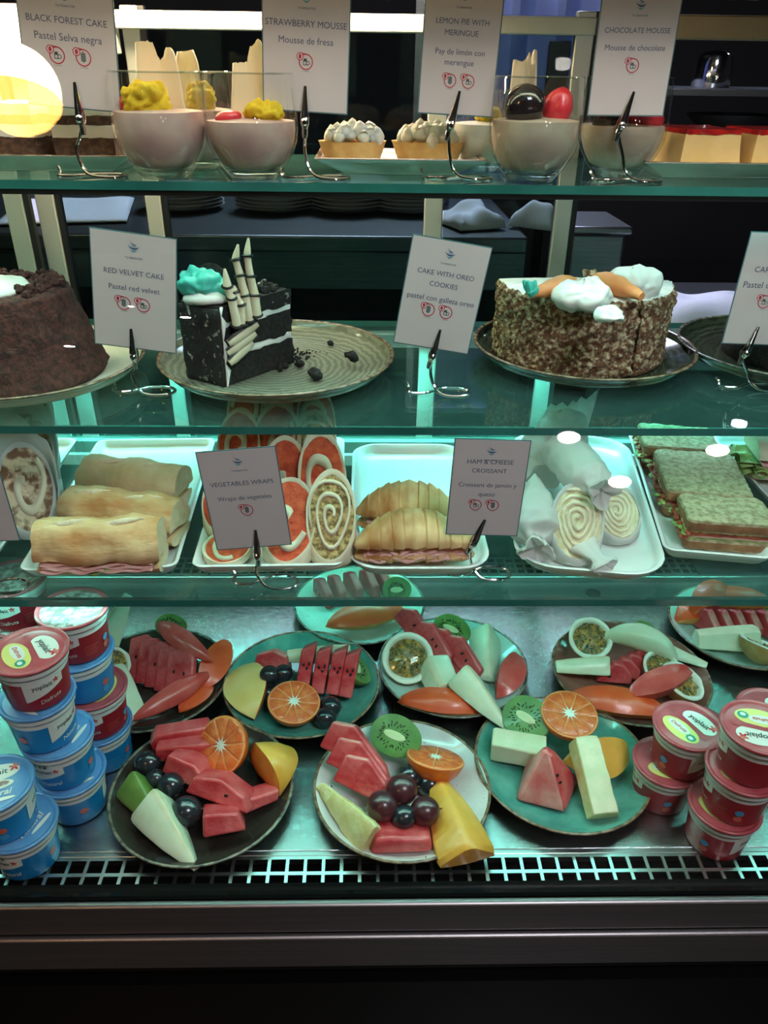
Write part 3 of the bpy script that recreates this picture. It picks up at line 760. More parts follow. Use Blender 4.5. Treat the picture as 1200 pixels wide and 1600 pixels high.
def mousse_glass(label, u, vbase, y, m, fill, tops, s=1.0, group=None):
    p = aty(u, vbase, y)
    g = empty('mousse_glass', label, 'dessert', (p.x, y, Z1 + .0003), group=group)
    g.scale = (s, s, s)
    MB().lathe(GLASS, 44).build('tumbler', M_tumbler, g, ang=80)
    MB().lathe([(.0417,.0895),(.0419,.0905),(.0413,.0910),(.0408,.0904),(.0409,.0893)], 44).build('glass_rim', M_glassrim, g)
    MB().lathe([(.0001,.0005),(.0225,.0005),(.0245,.003),(.0270,.007),(.0235,.0078),(.0001,.0080)], 32).build('glass_base', M_glassrim, g)
    fill -= .004
    prof = [(.0001,.0090),(.018,.0092),(.0235,.0105)] + [(gr(z)-.0030, z) for z in [.0130,.018,.026,.035,.044,.050,.056,.062] if z < fill] + [(gr(fill)-.003, fill), (gr(fill)*.6, fill+.0015), (.0001, fill+.003)]
    mo = MB().lathe(prof, 36).build('mousse', m, g); rough(mo, .0008, 60, seed=u, zmin=fill-.001)
    for kind, a in tops:
        if kind == 'shard':
            x, yy, w, h, rz, tilt, sd = a
            o = shard(w, h, sd).build('white_chocolate_shard', M_whitechoc, g, ang=50); o.modifiers.new('s', 'SOLIDIFY').thickness = .0025
            o.location = (x, yy, fill-.006); o.rotation_euler = (R(tilt), 0, R(rz))
        elif kind == 'sponge':
            x, yy, zz, r = a
            o = MB().ball((0,0,0), r, 44, 28).build('sponge_piece', M_yellow, g, ang=80); rough(o, .006, 95, seed=u, amp2=.0045, scale2=230)
            o.location = (x, yy, fill+zz)
        else:
            x, yy, zz, r, rot = a
            mb = MB().ball((0,0,0), r, 22, 14)
            o = mb.build(kind, {'berry': M_berry, 'strawberry_half': M_straw}[kind], g); o.location = (x, yy, fill+zz); o.rotation_euler = (0, R(rot), 0)
            if kind == 'berry': rough(o, .0012, 120, seed=u)
            else: rough(o, .0015, 90, seed=u)
    return g
mousse_glass('mousse glass with pale pink cream, yellow sponge and a notched white shard', 259, 272, .820, M_pink, .062,
    [('sponge', (-.008,-.012,.010,(.022,.015,.015))), ('shard', (.002,.008,.042,.064,6,-6,3)), ('strawberry_half', (-.027,.002,.007,(.008,.01,.009),20))], 1.0)
mousse_glass('pink mousse glass with yellow sponge, strawberry slice and tall jagged shard', 398, 272, .820, M_pink, .055,
    [('sponge', (.014,-.006,.006,(.018,.014,.010))), ('shard', (.004,.008,.046,.074,-4,-4,11)), ('strawberry_half', (-.019,-.014,.003,(.013,.009,.006),-10))], 1.0)
mousse_glass('mousse glass half hidden behind two pink mousse glasses, narrow shard on top', 312, 262, .905, M_pink, .060,
    [('sponge', (.010,-.012,.010,(.014,.012,.016))), ('shard', (-.004,.006,.026,.060,10,-5,21))], 1.0)
mousse_glass('pale cocoa mousse glass with black berry, strawberry and curled white shard', 828, 277, .826, M_taupe, .058,
    [('berry', (-.014,-.012,.012,(.020,.017,.019),0)), ('strawberry_half', (.020,.0,.010,(.014,.014,.019),10)), ('shard', (-.012,.012,.026,.066,-5,-6,8))], 1.0)
mousse_glass('cocoa mousse glass behind the Chocolate Mousse card with red strawberry pieces', 962, 275, .872, M_taupe, .052,
    [('berry', (-.020,-.010,.006,(.016,.014,.015),0)), ('strawberry_half', (.018,-.006,.008,(.020,.018,.013),10)), ('strawberry_half', (.004,.006,.008,(.012,.012,.012),0))], 1.0)
mousse_glass('small mousse glass partly hidden left of the cocoa mousse glass', 756, 262, .915, M_cream, .058, [('sponge', (0,0,.008,(.016,.014,.012)))], .85)
# lying-back dessert glass at the left with bright piled cream is only the lamp's reflection; nothing stands there

def layered(name, label, c, rz, w, d, layers, cat='cake', top=None, taper=1.0):
    g = empty(name, label, cat, c, R(rz)); z = 0
    for k, (nm, h, m) in enumerate(layers):
        n = 14; vs = []; fs = []
        mb = MB(); rings = []
        for q in range(4):
            zz = z + h*q/3; pts = []
            for i in range(4):
                cs = [(-1,-1), (1,-1), (1,1), (-1,1)]; ax, ay = cs[i]; bx, by = cs[(i+1) % 4]
                for t in range(n):
                    f = t/n; s = 1-(1-taper)*(zz/sum(l[1] for l in layers))
                    pts.append(((ax+(bx-ax)*f)*w/2*s, (ay+(by-ay)*f)*d/2*s, zz))
            rings.append(pts)
        o = mb.loft(rings).build(nm, m, g, ang=40); rough(o, .0012, 90, seed=k, amp2=.0006, scale2=300)
        z += h
    return g
def square_plate(label, x0u, x1u, v, y0, y1, z, h=.017):
    a, b = aty(x0u, v, y0), aty(x1u, v, y0); W = b.x-a.x; L = y1-y0
    o = MB()
    def q(ins, zz): 
        return [(-W/2+ins, -L/2+ins, zz), (W/2-ins, -L/2+ins, zz), (W/2-ins, L/2-ins, zz), (-W/2+ins, L/2-ins, zz)]
    o.loft([q(.030,0), q(.028,.002), q(.004,h-.002), q(0,h), q(.002,h+.0012), q(.006,h-.0012), q(.030,.006), q(.034,.0055)], 0)
    o.m = [1 if 12 <= i < 20 else 0 for i in range(len(o.m))]
    ob = o.build('square_plate', [P_cream, M_rim], bevel=.0012)
    ob.location = ((a.x+b.x)/2, (y0+y1)/2, z+.0002)
    return tag(ob, label, 'plate')
# black forest slices
sp = square_plate('square brown-rimmed plate under the black forest slices', -110, 205, 246, .835, .985, Z1)
for k, (u, lab) in enumerate(((150, 'black forest slice behind its card, beside the pink mousse'), (52, 'black forest slice at the left end of the top shelf'))):
    p = aty(u, 240, .90)
    layered('black_forest_slice', lab, (p.x - (.004 if k else 0), .905, Z1 + .0075), -6 if k else 3, .060, .09, [('sponge', .024, M_choc), ('cream', .0115, M_cream), ('sponge', .0085, M_choc), ('topping', .010, M_cream)], 'cake')
# lemon tarts
sp = square_plate('square brown-rimmed plate under the meringue tarts', 489, 764, 240, .835, .955, Z1)
def tart(label, u, y, rz, L=.068, W=.044):
    p = aty(u, 238, y)
    g = empty('lemon_tart', label, 'tart', (p.x, y, Z1 + .0065), R(rz))
    n = 28
    def lens(s, z): return [(L/2*s*math.copysign(abs(math.cos(t))**.9, math.cos(t)), W/2*s*math.sin(t)*(1-.15*abs(math.cos(t))), z) for t in [2*math.pi*k/n for k in range(n)]]
    o = MB().loft([lens(.80,0), lens(.9,.008), lens(1.04,.022), lens(1.06,.023), lens(.97,.022), lens(.9,.014), lens(.88,.013)]).build('crust', M_crust, g)
    mb = MB(); rnd = random.Random(u)
    for i in range(34):
        t = rnd.uniform(0, 6.28); q = math.sqrt(rnd.random())*.82
        x, yy = L/2*q*math.cos(t), W/2*q*math.sin(t); zt = .022 + .012*(1-q*q) + rnd.uniform(0, .004)
        r = rnd.uniform(.0055, .0085); mb.ball((x, yy, zt-.003), r, 10, 7)
        mb.lathe([(r*.7, 0), (r*.4, r*.35), (.0003, r*.62)], 8, M=Matrix.Translation((x, yy, zt+.0028)) @ Matrix.Rotation(rnd.uniform(-.6, .6), 4, 'X'))
    m = mb.build('meringue', M_meringue, g); rough(m, .0015, 160, seed=3)
    return g
M_meringue = mat('toasted_meringue', (.90,.85,.72), (.93,.90,.82), 60, .7, sss=.5, bump=.3, bscale=120)
translucent(M_meringue, (.95,.92,.82), .15)
tart('lemon tart with meringue peaks, left of the two on the plate', 551, .895, 8)
tart('lemon tart with meringue peaks, right of the two behind its card', 668, .90, -10, .074, .05)
# cheesecake
sp = square_plate('square plate under the two cheesecake slices at the right end', 1008, 1290, 258, .835, .985, Z1)
for k, (u, lab) in enumerate(((1083, 'cheesecake slice with red jam top, left of the two'), (1195, 'cheesecake slice with red jam top cut by the right edge'))):
    p = aty(u, 245, .895)
    layered('cheesecake_slice', lab, (p.x, .90, Z1 + .0075), 6 - 4*k, .066, .085, [('custard', .034, M_cheese), ('jam', .0045, M_jam)], 'cake', taper=.9)

# ---------------------------------------------------------------- middle shelf: cakes
M_crumb = mat('dark_red_brown_crumb', hexc(46,22,20), hexc(92,48,42), 150, .9, bump=1.0, bscale=260, bd=.003, lo=.35, hi=.7)
M_oreo = mat('black_cookie_crumb', hexc(18,16,16), hexc(48,44,42), 190, .9, bump=1.0, bscale=300, bd=.003, lo=.4, hi=.72)
M_oreow = mat('black_crumb_over_cream', hexc(24,21,20), hexc(190,190,180), 130, .85, bump=.8, bscale=260, lo=.60, hi=.70)
M_carrotcoat = mat('nut_crumb_coat', hexc(108,72,48), hexc(202,188,154), 165, .85, bump=1.0, bscale=300, bd=.003, lo=.47, hi=.63, detail=7)
M_tealfrost = mat('teal_frosting', hexc(58,184,170), hexc(92,208,192), 40, .45, sss=.1, bump=.3, bscale=70)
M_marz = mat('orange_marzipan', hexc(222,128,70), hexc(236,158,100), 40, .5, bump=.4, bscale=60)
M_bone = mat('bone_white_fondant', hexc(196,190,160), hexc(222,216,190), 40, .45)
M_piping = mat('black_icing', (.006,.006,.006), None, rough=.35)

# red velvet
pl = plate('cream round plate under the dark red velvet cake', 40, 560, Z2, .262, P_cream, M_rim)
c = Vector((atz(52, 568, Z2 + .006).x, pl.location.y - .002, Z2 + .0062))
rv = empty('red_velvet_cake', 'tall dark crumb-covered cake with torn top and white frosting patch', 'cake', c)
o = MB().lathe([(.0001,0),(.088,0)] + [(.0905-.027*t, .006+.086*t) for t in [i/22 for i in range(23)]] + [(.058-.004*i, .094) for i in range(12)] + [(.0001,.094)], 110).build('crumb_coat', M_crumb, rv, ang=70)
rough(o, .003, 60, 1, .0022, 230, zmin=.003)
mb = MB(); rnd = random.Random(4)
for i in range(150):
    a, q = rnd.uniform(-.9, 3.6), rnd.uniform(.55, 1.0); r = rnd.uniform(.002, .0055)
    mb.ball((.060*q*math.cos(a), .060*q*math.sin(a), .094 + rnd.uniform(0, .005)), r, 6, 4)
o = mb.build('top_crumbs', M_crumb, rv, smooth=False); o['kind'] = 'stuff'; rough(o, .002, 200, 2)
o = MB().ball((-.012, -.012, .095), (.044, .036, .010), 44, 20).build('frosting_patch', M_cream2, rv); rough(o, .004, 60, 3, .002, 180)
# carrot cake
pl = plate('dark round plate under the carrot cake', 911, 536, Z2, .268, P_brown, M_rim)
c = Vector((atz(897, 548, Z2 + .006).x, pl.location.y + .012, Z2 + .0064))
cc = empty('carrot_cake', 'round crumb-coated carrot cake with cream dollops and marzipan carrots', 'cake', c)
Rc, Hc = .105, .086
def cake_sector(a0, a1, name, lab=None, n=150):
    prof = [(.0001,.0005),(Rc*.5,.0005),(Rc-.002,.0005)] + [(Rc-.001*math.sin(3*t), .004+(Hc-.008)*t) for t in [i/40 for i in range(41)]] + [(Rc-.004, Hc), (Rc*.8, Hc+.001), (Rc*.6, Hc+.002), (Rc*.4, Hc+.003), (Rc*.2,Hc+.003), (.0001, Hc+.003)]
    mi = [0 if p[1] < Hc-.001 else 1 for p in prof]
    mb = MB(); m = n+1
    mb.lathe(prof, n, mi[:-1], None, R(a0), R(a1))
    k = len(prof)
    mb.add([mb.v[i*m] for i in range(k)], [tuple(range(k))], 0); mb.add([mb.v[i*m+n] for i in range(k)], [tuple(range(k))[::-1]], 0)
    o = mb.build(name, [M_carrotcoat, M_cream2], cc, ang=60, weld=True)
    rough(o, .003, 60, 2, .0034, 260, zmin=.003); return o
ag = math.degrees(math.atan2(-Rc*.92, Rc*.40))     # the cut shows at the front, right of the middle
cake_sector(ag + 1.0, 0, 'cut_slice', n=70)
cake_sector(-180, ag - 1.0, 'cake_body', n=130)
def dollop(x, y, rx, ry, rz, sd):
    o = MB().ball((0,0,0), (rx, ry, rz), 60, 34).build('cream_dollop', M_cream2, cc)
    for v in o.data.vertices:
        a = math.atan2(v.co.y, v.co.x); v.co.z *= 1 + .06*math.sin(7*a + 90*v.co.z)
    rough(o, .006, 50, sd, .0024, 150); o.location = (x, y, Hc + rz*.55)
pt = lambda u, v: atz(u, v, Z2 + .0064 + Hc + .014) - c
a = pt(912, 453); dollop(a.x, a.y, .033, .026, .017, 1)
a = pt(990, 441); dollop(a.x, a.y, .029, .024, .020, 5)
a = pt(950, 478); dollop(a.x + .004, a.y + .006, .016, .018, .007, 8)
for k, (e0, e1) in enumerate((((832, 452), (905, 444)), ((925, 434), (1004, 457)))):
    q0, q1 = pt(*e0), pt(*e1); n = 16
    mb = MB(); path = [q0.lerp(q1, t/n) + Vector((0, 0, -.005 + .004*math.sin(3*t/n))) for t in range(n+1)]
    rr = [.0045 + .0085*min(1, t/n*1.6)*(1 - .55*max(0, (t/n-.75)*4)) for t in range(n+1)]
    if k == 1: rr = rr[::-1]
    o = mb.tube(path, rr, 16).build('marzipan_carrot', M_marz, cc); rough(o, .0012, 120, k)
    mb = MB(); e = q0 if k == 0 else q0
    for s in range(6):
        d = Vector((-.010 + .003*s, .004*math.cos(2*s), .006 + .010*abs(math.sin(s+1))))
        mb.tube([e + Vector((0,0,-.006)), e + Vector((0,0,-.006)) + d*.6, e + Vector((0,0,-.006)) + d], [.004, .0042, .0015], 8)
    if k == 0: mb.build('leaf_tuft', M_tealfrost, cc)
    else: mb.build('leaf_tuft', M_carrotcoat, cc)
# oreo cake
pl = plate('wide olive swirl plate holding the last cookie cake slice', 433, 553, Z2, .272, P_olive, M_rim)
A = atz(354, 604, Z2 + .006); B = atz(444, 572, Z2 + .006); C0 = atz(300, 590, Z2 + .006); Db = atz(332, 556, Z2 + .006)
oc = empty('cookie_cake_slice', 'last slice of black cookie cake with white cream layers and teal frosting', 'cake', (A.x, A.y, Z2 + .0062))
ex = Vector((B.x-A.x, B.y-A.y, 0)); ey = Vector((C0.x-A.x, C0.y-A.y, 0))
ex = ex.normalized()*.105; ey = ey.normalized()*.055
def slicepoly(f=1.0, ins=0):
    n = 14; pts = []
    a, b2 = Vector((0,0,0)), ex
    c2, d2 = ey, ey*.75 + ex*.62
    for p, q in ((a, b2), (b2, d2), (d2, c2), (c2, a)):
        for t in range(n): pts.append(p.lerp(q, t/n))
    m = sum(pts, Vector())/len(pts)
    return [m + (p-m)*(1-ins) for p in pts]
zz = 0
for k, (nm, h, m, ins) in enumerate((('sponge', .030, M_oreo, 0), ('cream_layer', .007, M_cream2, .02), ('sponge', .026, M_oreo, .01), ('cream_layer', .006, M_cream2, .03), ('sponge', .017, M_oreow, .01))):
    P = slicepoly(1, ins)
    o = MB().loft([[p + Vector((0,0,zz + h*q/4)) for p in P] for q in range(5)]).build(nm, m, oc, ang=50)
    rough(o, .003, 70, k, .0018, 260, zmin=.002); zz += h
HT = zz
P = [ey*.0 - (ex.normalized()*.003), ey*1.0 - (ex.normalized()*.003)]
mb = MB(); vs = []; n = 12
for i in range(n+1):
    for j in range(17):
        q = ey*(i/n) - ex.normalized()*.0035 - ey.normalized().cross(Vector((0,0,1)))*0
        vs.append(q + Vector((0,0,j/16*(HT-.003))))
fs = [(i*17+j, (i+1)*17+j, (i+1)*17+j+1, i*17+j+1) for i in range(n) for j in range(16)]
o = MB().add(vs, fs).build('outer_coat', M_oreow, oc, ang=60); o.modifiers.new('s', 'SOLIDIFY').thickness = .006
rough(o, .002, 80, 5, .0015, 260)
o = MB().add([Vector((0,0,0)) + ex.normalized()*(.000+.0075*((q*7)%3)/3)*s2 - ey.normalized()*.0025 + Vector((0,0,q/10*HT)) for q in range(11) for s2 in (0, 1.2)], [(2*q, 2*q+1, 2*q+3, 2*q+2) for q in range(10)]).build('edge_cream', M_cream2, oc); o.modifiers.new('s', 'SOLIDIFY').thickness = .003
tp = lambda fx, fy, dz=0: ex*fx + ey*fy + Vector((0,0,HT+dz))
o = MB().ball((0,0,0), (.027, .021, .018), 60, 34).build('teal_frosting', M_tealfrost, oc); o.location = tp(.16, .62, .013); rough(o, .012, 60, 4, .006, 150)
o = MB().ball((0,0,0), (.026, .020, .009), 30, 14).build('white_frosting', M_cream2, oc); o.location = tp(.14, .52, .002); rough(o, .005, 60, 6)
mb = MB().lathe([(.0001,0),(.019,0),(.0205,.001),(.0205,.003),(.019,.004),(.0001,.004)], 36)
o = mb.build('cookie', M_oreo, oc); o.location = tp(.42, 1.0, .010); o.rotation_euler = (R(78), R(8), R(-12))
rnd = random.Random(8); mb = MB()
for i in range(60):
    q = tp(rnd.uniform(.55, .95), rnd.uniform(.1, .7), rnd.uniform(0, .004)); mb.ball(q, rnd.uniform(.002, .005), 6, 4)
o = mb.build('top_crumbs', M_oreow, oc, smooth=False); o['kind'] = 'stuff'; rough(o, .002, 200, 3)
mb = MB()
for i in range(110):
    t = rnd.random(); q = ex*(.55+.75*t) + ey*rnd.uniform(-.25, .5) + ex.normalized()*.01; mb.ball(Vector((q.x, q.y, .003)), rnd.uniform(.001, .004)*(1.3-t), 5, 4)
o = mb.build('fallen_crumbs', M_oreo, oc, smooth=False); o['kind'] = 'stuff'
# skeleton hand standing against the slice's cut face
def W(u, v, y): return aty(u, v, y)
yh = (A.y + .25*(B.y-A.y)) - .012
hd = empty('skeleton_hand', 'white fondant skeleton hand with black icing joints stuck on the cookie cake', 'decoration', (A.x, yh, Z2 + .03))
H0 = Vector((A.x, yh, Z2 + .03))
fingers = [[(371, 508), (362, 465), (355, 447), (351, 420)], [(379, 505), (377, 475), (366, 455), (365, 446)], [(390, 500), (383, 462), (375, 430), (368, 405), (372, 382)], [(401, 492), (398, 462), (391, 432), (386, 400), (388, 372)]]
for k, F in enumerate(fingers):
    pts = [W(u, v, yh + .008*(k/3) + .003*i/len(F)) - H0 for i, (u, v) in enumerate(F)]
    for i in range(len(pts)-1):
        p, q = pts[i], pts[i+1]; last = i == len(pts)-2
        r = (.0058, .0052, .0044, .0038)[i] * (.9 if k == 1 else 1)
        rs = [r*.95, r*.86, r*.82, r*.9] if not last else [r*1.0, r*.9, r*.62, r*.28]
        MB().tube([p.lerp(q, t) for t in (0.0, .33, .66, 1.0)], rs, 12).build('finger_bone', M_bone, hd)
        mb = MB(); d = (q-p).normalized()
        MB().tube([p + .0052*Vector((math.cos(t), math.sin(t)*.9, .25*math.sin(t+k))) for t in [6.283*j/12 for j in range(12)]] if i else [p + .0058*Vector((math.cos(t), math.sin(t), .2*math.sin(t))) for t in [6.283*j/12 for j in range(12)]], .0014, 6, closed=True).build('joint_icing', M_piping, hd)
for k, (e0, e1) in enumerate((((357, 537), (402, 505)), ((355, 552), (399, 520)), ((358, 567), (394, 534)))):
    p, q = W(*e0, yh - .003) - H0, W(*e1, yh + .012) - H0
    MB().tube([p.lerp(q, t/5) for t in range(6)], [.0042, .0055, .0056, .0054, .005, .0036], 12).build('palm_bone', M_bone, hd)
    up = Vector((0, -.0035, .0050))
    MB().tube([p + up, p.lerp(q, .35) + up*1.1, p.lerp(q, .7) + up, q + up*.8], .0014, 6).build('joint_icing', M_piping, hd)
for k, (u, v, s) in enumerate(((492, 590, .008), (549, 569, .008), (516, 538, .004), (470, 572, .005))):
    p = atz(u, v, Z2 + .009)
    o = MB().ball((0,0,0), (s, s*.9, s*.8), 18, 12).build('cake_crumb', M_oreo); rough(o, s*.5, 120, k, s*.2, 400)
    put(o, p.x, p.y, Z2 + .0058 + (.001 if k != 1 else .006)); tag(o, ('larger black cake crumb near the front rim of the olive plate', 'larger black cake crumb at the right side of the olive plate', 'tiny black cake crumb in the middle of the olive plate', 'small black cake crumb beside the cookie cake slice')[k], 'crumb', 'crumbs on the olive plate')
# last plate at the right edge with a dark cake behind its card
pl = plate('dark round plate cut by the right edge of the middle shelf', 1232, 540, Z2, .262, P_brown, M_rimg)
c = Vector((pl.location.x + .012, pl.location.y + .008, Z2 + .0062))
ck = empty('chocolate_cake', 'low dark chocolate cake on the plate behind the Carrot Cake card', 'cake', c)
o = MB().lathe([(.0001,0),(.082,0),(.084,.004),(.084,.03),(.080,.034),(.05,.036),(.0001,.036)], 60).build('chocolate_coat', M_oreo, ck, ang=60)
o = MB().ball((0, 0, .036), (.06,.06,.006), 30, 12).build('chocolate_top', M_choc, ck)
# ---------------------------------------------------------------- lowest shelf: trays and sandwiches
M_bag = mat('baguette_crust', hexc(190,130,78), hexc(222,190,142), 28, .6, bump=.5, bscale=90, lo=.35, hi=.62, stretch=(.6, 1.2, 2))
M_bag2 = mat('pale_baguette_crust', hexc(206,172,124), hexc(226,202,162), 28, .65, bump=.5, bscale=90)
M_breadin = mat('bread_inside', hexc(226,206,168), hexc(238,224,192), 120, .85, bump=.6, bscale=200)
M_ham = mat('pink_ham', hexc(206,150,146), hexc(228,184,174), 50, .4, sss=.15, bump=.15, bscale=60)
M_cheeseS = mat('cheese_slice', hexc(232,206,130), None, rough=.4, sss=.1)
M_lett = mat('lettuce', hexc(96,134,62), hexc(168,190,116), 60, .5, bump=.4, bscale=90)
M_redfill = mat('red_tortilla', hexc(196,62,34), hexc(226,98,58), 120, .75, bump=.7, bscale=180)
M_tort = mat('flour_tortilla', hexc(222,208,178), hexc(236,226,200), 40, .7, bump=.25, bscale=60)
M_vegfill = mat('chopped_vegetable_filling', hexc(116,92,50), hexc(206,176,120), 170, .8, bump=1.0, bscale=200, lo=.4, hi=.6)
M_wrapp = mat('white_deli_paper', (.74,.74,.72), (.80,.80,.78), 18, .65, bump=.35, bscale=35, sss=.05)
translucent(M_wrapp, (.85,.86,.84), .38)
M_brown = mat('brown_bread_crumb', hexc(150,136,104), hexc(192,178,144), 170, .9, bump=1.0, bscale=260, bd=.002, lo=.38, hi=.6)
M_brownc = mat('brown_bread_crust', hexc(132,88,58), hexc(164,116,80), 60, .8, bump=.5, bscale=120)
M_tomato = mat('tomato_carrot_filling', hexc(130,48,32), hexc(180,92,60), 90, .5, bump=.8, bscale=160)
M_croi = mat('croissant_crust', hexc(168,112,62), hexc(222,184,132), 30, .55, bump=.4, bscale=90, stretch=(1, .5, .5), lo=.36, hi=.62)

TZ = Z3 + .0078
def tray(label, cx, cy, rz, W, L, rc=.012, h=.018):
    o = tray_mesh(L, W, h, rc, .006).build('serving_tray', M_tray, ang=60)
    o.location = (cx, cy, Z3 + .0002); o.rotation_euler = (0, 0, R(rz))
    return tag(o, label, 'tray')
tray('white rectangular tray at the left end under paper wraps', -.478, .824, 2, .160, .322)
tray('white rectangular tray under the three baguettes', -.286, .825, 2.5, .162, .322)
tray('white rectangular tray under the pile of red vegetable wraps', -.108, .830, 1.5, .160, .322)
tray('white round-cornered tray under the two croissants', .056, .818, 0, .152, .308, .034)
tray('white round-cornered tray under the twisted paper wraps', .262, .832, -9, .162, .350, .046)
tray('white rectangular tray under the brown bread sandwiches', .408, .848, -9.5, .116, .318)
tray('white rectangular tray cut by the right edge of the view', .574, .845, 0, .160, .322)

def loaf(L, W, H, n=26, k=22, dome=1.0, flat=.0):
    rings = []
    for i in range(n+1):
        x = (i/n-.5)*L; f = 1-.10*abs(2*i/n-1)**3; pts = []
        for j in range(k):
            a = 2*math.pi*j/k; y = math.cos(a); z = math.sin(a)
            pts.append((x, y*W/2*f, (z*H*f if z > 0 else z*H*flat)))
        rings.append(pts)
    return MB().loft(rings, 0, capmi=1)
def ruffle(L, amp, th, z, y0, d, seed, n=40):
    """a thin folded slice hanging out of a sandwich"""
    rnd = random.Random(seed); ph = rnd.uniform(0, 6); vs = []; fs = []
    for i in range(n+1):
        x = (i/n-.5)*L
        for j in range(5):
            t = j/4; vs.append((x, y0 - d*t + amp*.8*math.sin(x*170+ph)*t, z + amp*math.sin(x*230+ph+t)*t - .003*t*t))
    for i in range(n):
        for j in range(4): a = i*5+j; fs.append((a, a+5, a+6, a+1))
    return MB().add(vs, fs)
def slice_part(mb, name, m, g, th=.0018):
    o = mb.build(name, m, g); s = o.modifiers.new('s', 'SOLIDIFY'); s.thickness = th; s.offset = 0; return o
def baguette(label, p1, p2, H, Wd, top, seed, z0=TZ + .003, roll=0):
    a, b = atz(*p1, z0+.02), atz(*p2, z0+.02); c = (a+b)/2; L = (b-a).length
    g = empty('baguette_sandwich', label, 'sandwich', (c.x, c.y, z0), math.atan2(b.y-a.y, b.x-a.x))
    o = loaf(L*.99, Wd*.94, .0, flat=1).build('dummy', M_bag, None); bpy.data.objects.remove(o)
    mb = loaf(L*.985, Wd*.92, .004, flat=3.2); o = mb.build('bottom_bread', [M_bag, M_breadin], g, ang=50); o.location.z = .0125; rough(o, .0012, 60, seed)
    for k in range(3):
        slice_part(ruffle(L*.9, .0014, .002, .0165+.0028*k, -.004, Wd*.5-.002-.002*k, seed+k), 'ham_slice', M_ham, g)
        slice_part(ruffle(L*.9, .0014, .002, .0165+.0028*k, .004, -(Wd*.5-.004), seed+k+7), 'ham_slice', M_ham, g)
    slice_part(ruffle(L*.35, .0022, .002, .0150, 0, Wd*.5, seed+5), 'lettuce', M_lett, g, .001)
    mb = loaf(L, Wd, H-.024, flat=.12, n=40, k=30); o = mb.build('top_bread', top, g, ang=50); o.location.z = .0245
    rough(o, .0045, 38, seed, .0012, 150)
    # slashes with torn pale edges
    for q in (-.22, .2):
        vs = []; n = 14
        for i in range(n+1):
            t = i/n; x = L*(q + (t-.5)*.34); y = -Wd*.06 + Wd*.16*(t-.5)
            zz = .0247 + (H-.024)*math.sqrt(max(0, 1-(2*y/Wd)**2)) - .0006
            w2 = .0048*math.sin(math.pi*t) + .0004
            vs += [(x, y-w2, zz-.001), (x, y, zz+.0022*math.sin(math.pi*t)), (x, y+w2, zz-.001)]
        fs = []
        for i in range(n): a3 = i*3; fs += [(a3, a3+3, a3+4, a3+1), (a3+1, a3+4, a3+5, a3+2)]
        o = MB().add(vs, fs).build('slash', M_breadin, g); o.modifiers.new('s', 'SOLIDIFY').thickness = .002; rough(o, .0012, 200, seed)
    return g
baguette('golden ham baguette at the front of its white tray', (66, 862), (256, 858), .058, .060, [M_bag, M_breadin], 1)
baguette('ham baguette in the middle of the three on the tray', (112, 800), (283, 822), .054, .058, [M_bag, M_breadin], 4)
baguette('pale ham baguette at the back of the three on the tray', (138, 752), (288, 768), .054, .056, [M_bag2, M_breadin], 9)

# vegetable wraps: rolls cut at a slant, red spiral on the cut face
def cutroll(label, u, v, y, z0, r, fill, seed, slope=1.35, rz=0, lean=-6, sp=2.2, squash=1.0, h=None):
    """u, v: middle of the cut face in the photograph"""
    p = aty(u, v, y); zc = p.z - z0
    g = empty('vegetable_wrap', label, 'wrap', (p.x, y, z0), R(rz))
    slope = min(slope, (zc-.010)/(r*squash))
    top = lambda x, yy: zc + slope*yy
    n = 36; rings = []
    fr = [0, .02, .3, .6, 1.0]
    for q, t in enumerate(fr):
        rr = r*(.86 if q == 0 else (.97 if q == 1 else 1.0))
        rings.append([(rr*math.cos(a), rr*squash*math.sin(a), (top(0, rr*squash*math.sin(a)))*t if q > 1 else (.0 if q == 0 else .004)) for a in [2*math.pi*k/n for k in range(n)]])
    for q, rr in ((0, r*.93), (1, r*.90)):
        rings.append([(rr*math.cos(a), rr*squash*math.sin(a), top(0, rr*squash*math.sin(a)) - (.0 if q == 0 else .0025)) for a in [2*math.pi*k/n for k in range(n)]])
    o = MB().loft(rings, caps=False).build('outer_wrap', M_tort, g, ang=70); rough(o, .0012, 50, seed)
    vs = []; fs = []
    for q in range(9):
        for k in range(n):
            a = 2*math.pi*k/n; rr = r*.925*q/8
            vs.append((rr*math.cos(a), rr*squash*math.sin(a), top(0, rr*squash*math.sin(a)) - .0022))
    for q in range(8):
        for k in range(n): k2 = (k+1) % n; fs.append((q*n+k, q*n+k2, (q+1)*n+k2, (q+1)*n+k))
    o = MB().add(vs, fs).build('filling', fill, g); rough(o, .0014, 170, seed, .0008, 420)
    N = 54; vs = []; fs = []; rnd = random.Random(seed); a00 = rnd.uniform(0, 6.28)
    for i in range(N+1):
        t = i/N; a = a00 + sp*6.283*t; rc = r*(.10+(.78 if sp > 1.5 else .62)*t) * (1+.08*math.sin(3*a)); wd = r*(.05 if sp > 2 else .11)*(1.3 - .5*t)
        for s in (-1, 1):
            x, yy = (rc+s*wd)*math.cos(a), (rc+s*wd)*squash*math.sin(a); vs.append((x, yy, top(0, yy) + .0004))
    fs = [(2*i, 2*i+1, 2*i+3, 2*i+2) for i in range(N)]
    o = MB().add(vs, fs).build('spiral', M_tort, g); s = o.modifiers.new('s', 'SOLIDIFY'); s.thickness = .004
    return g
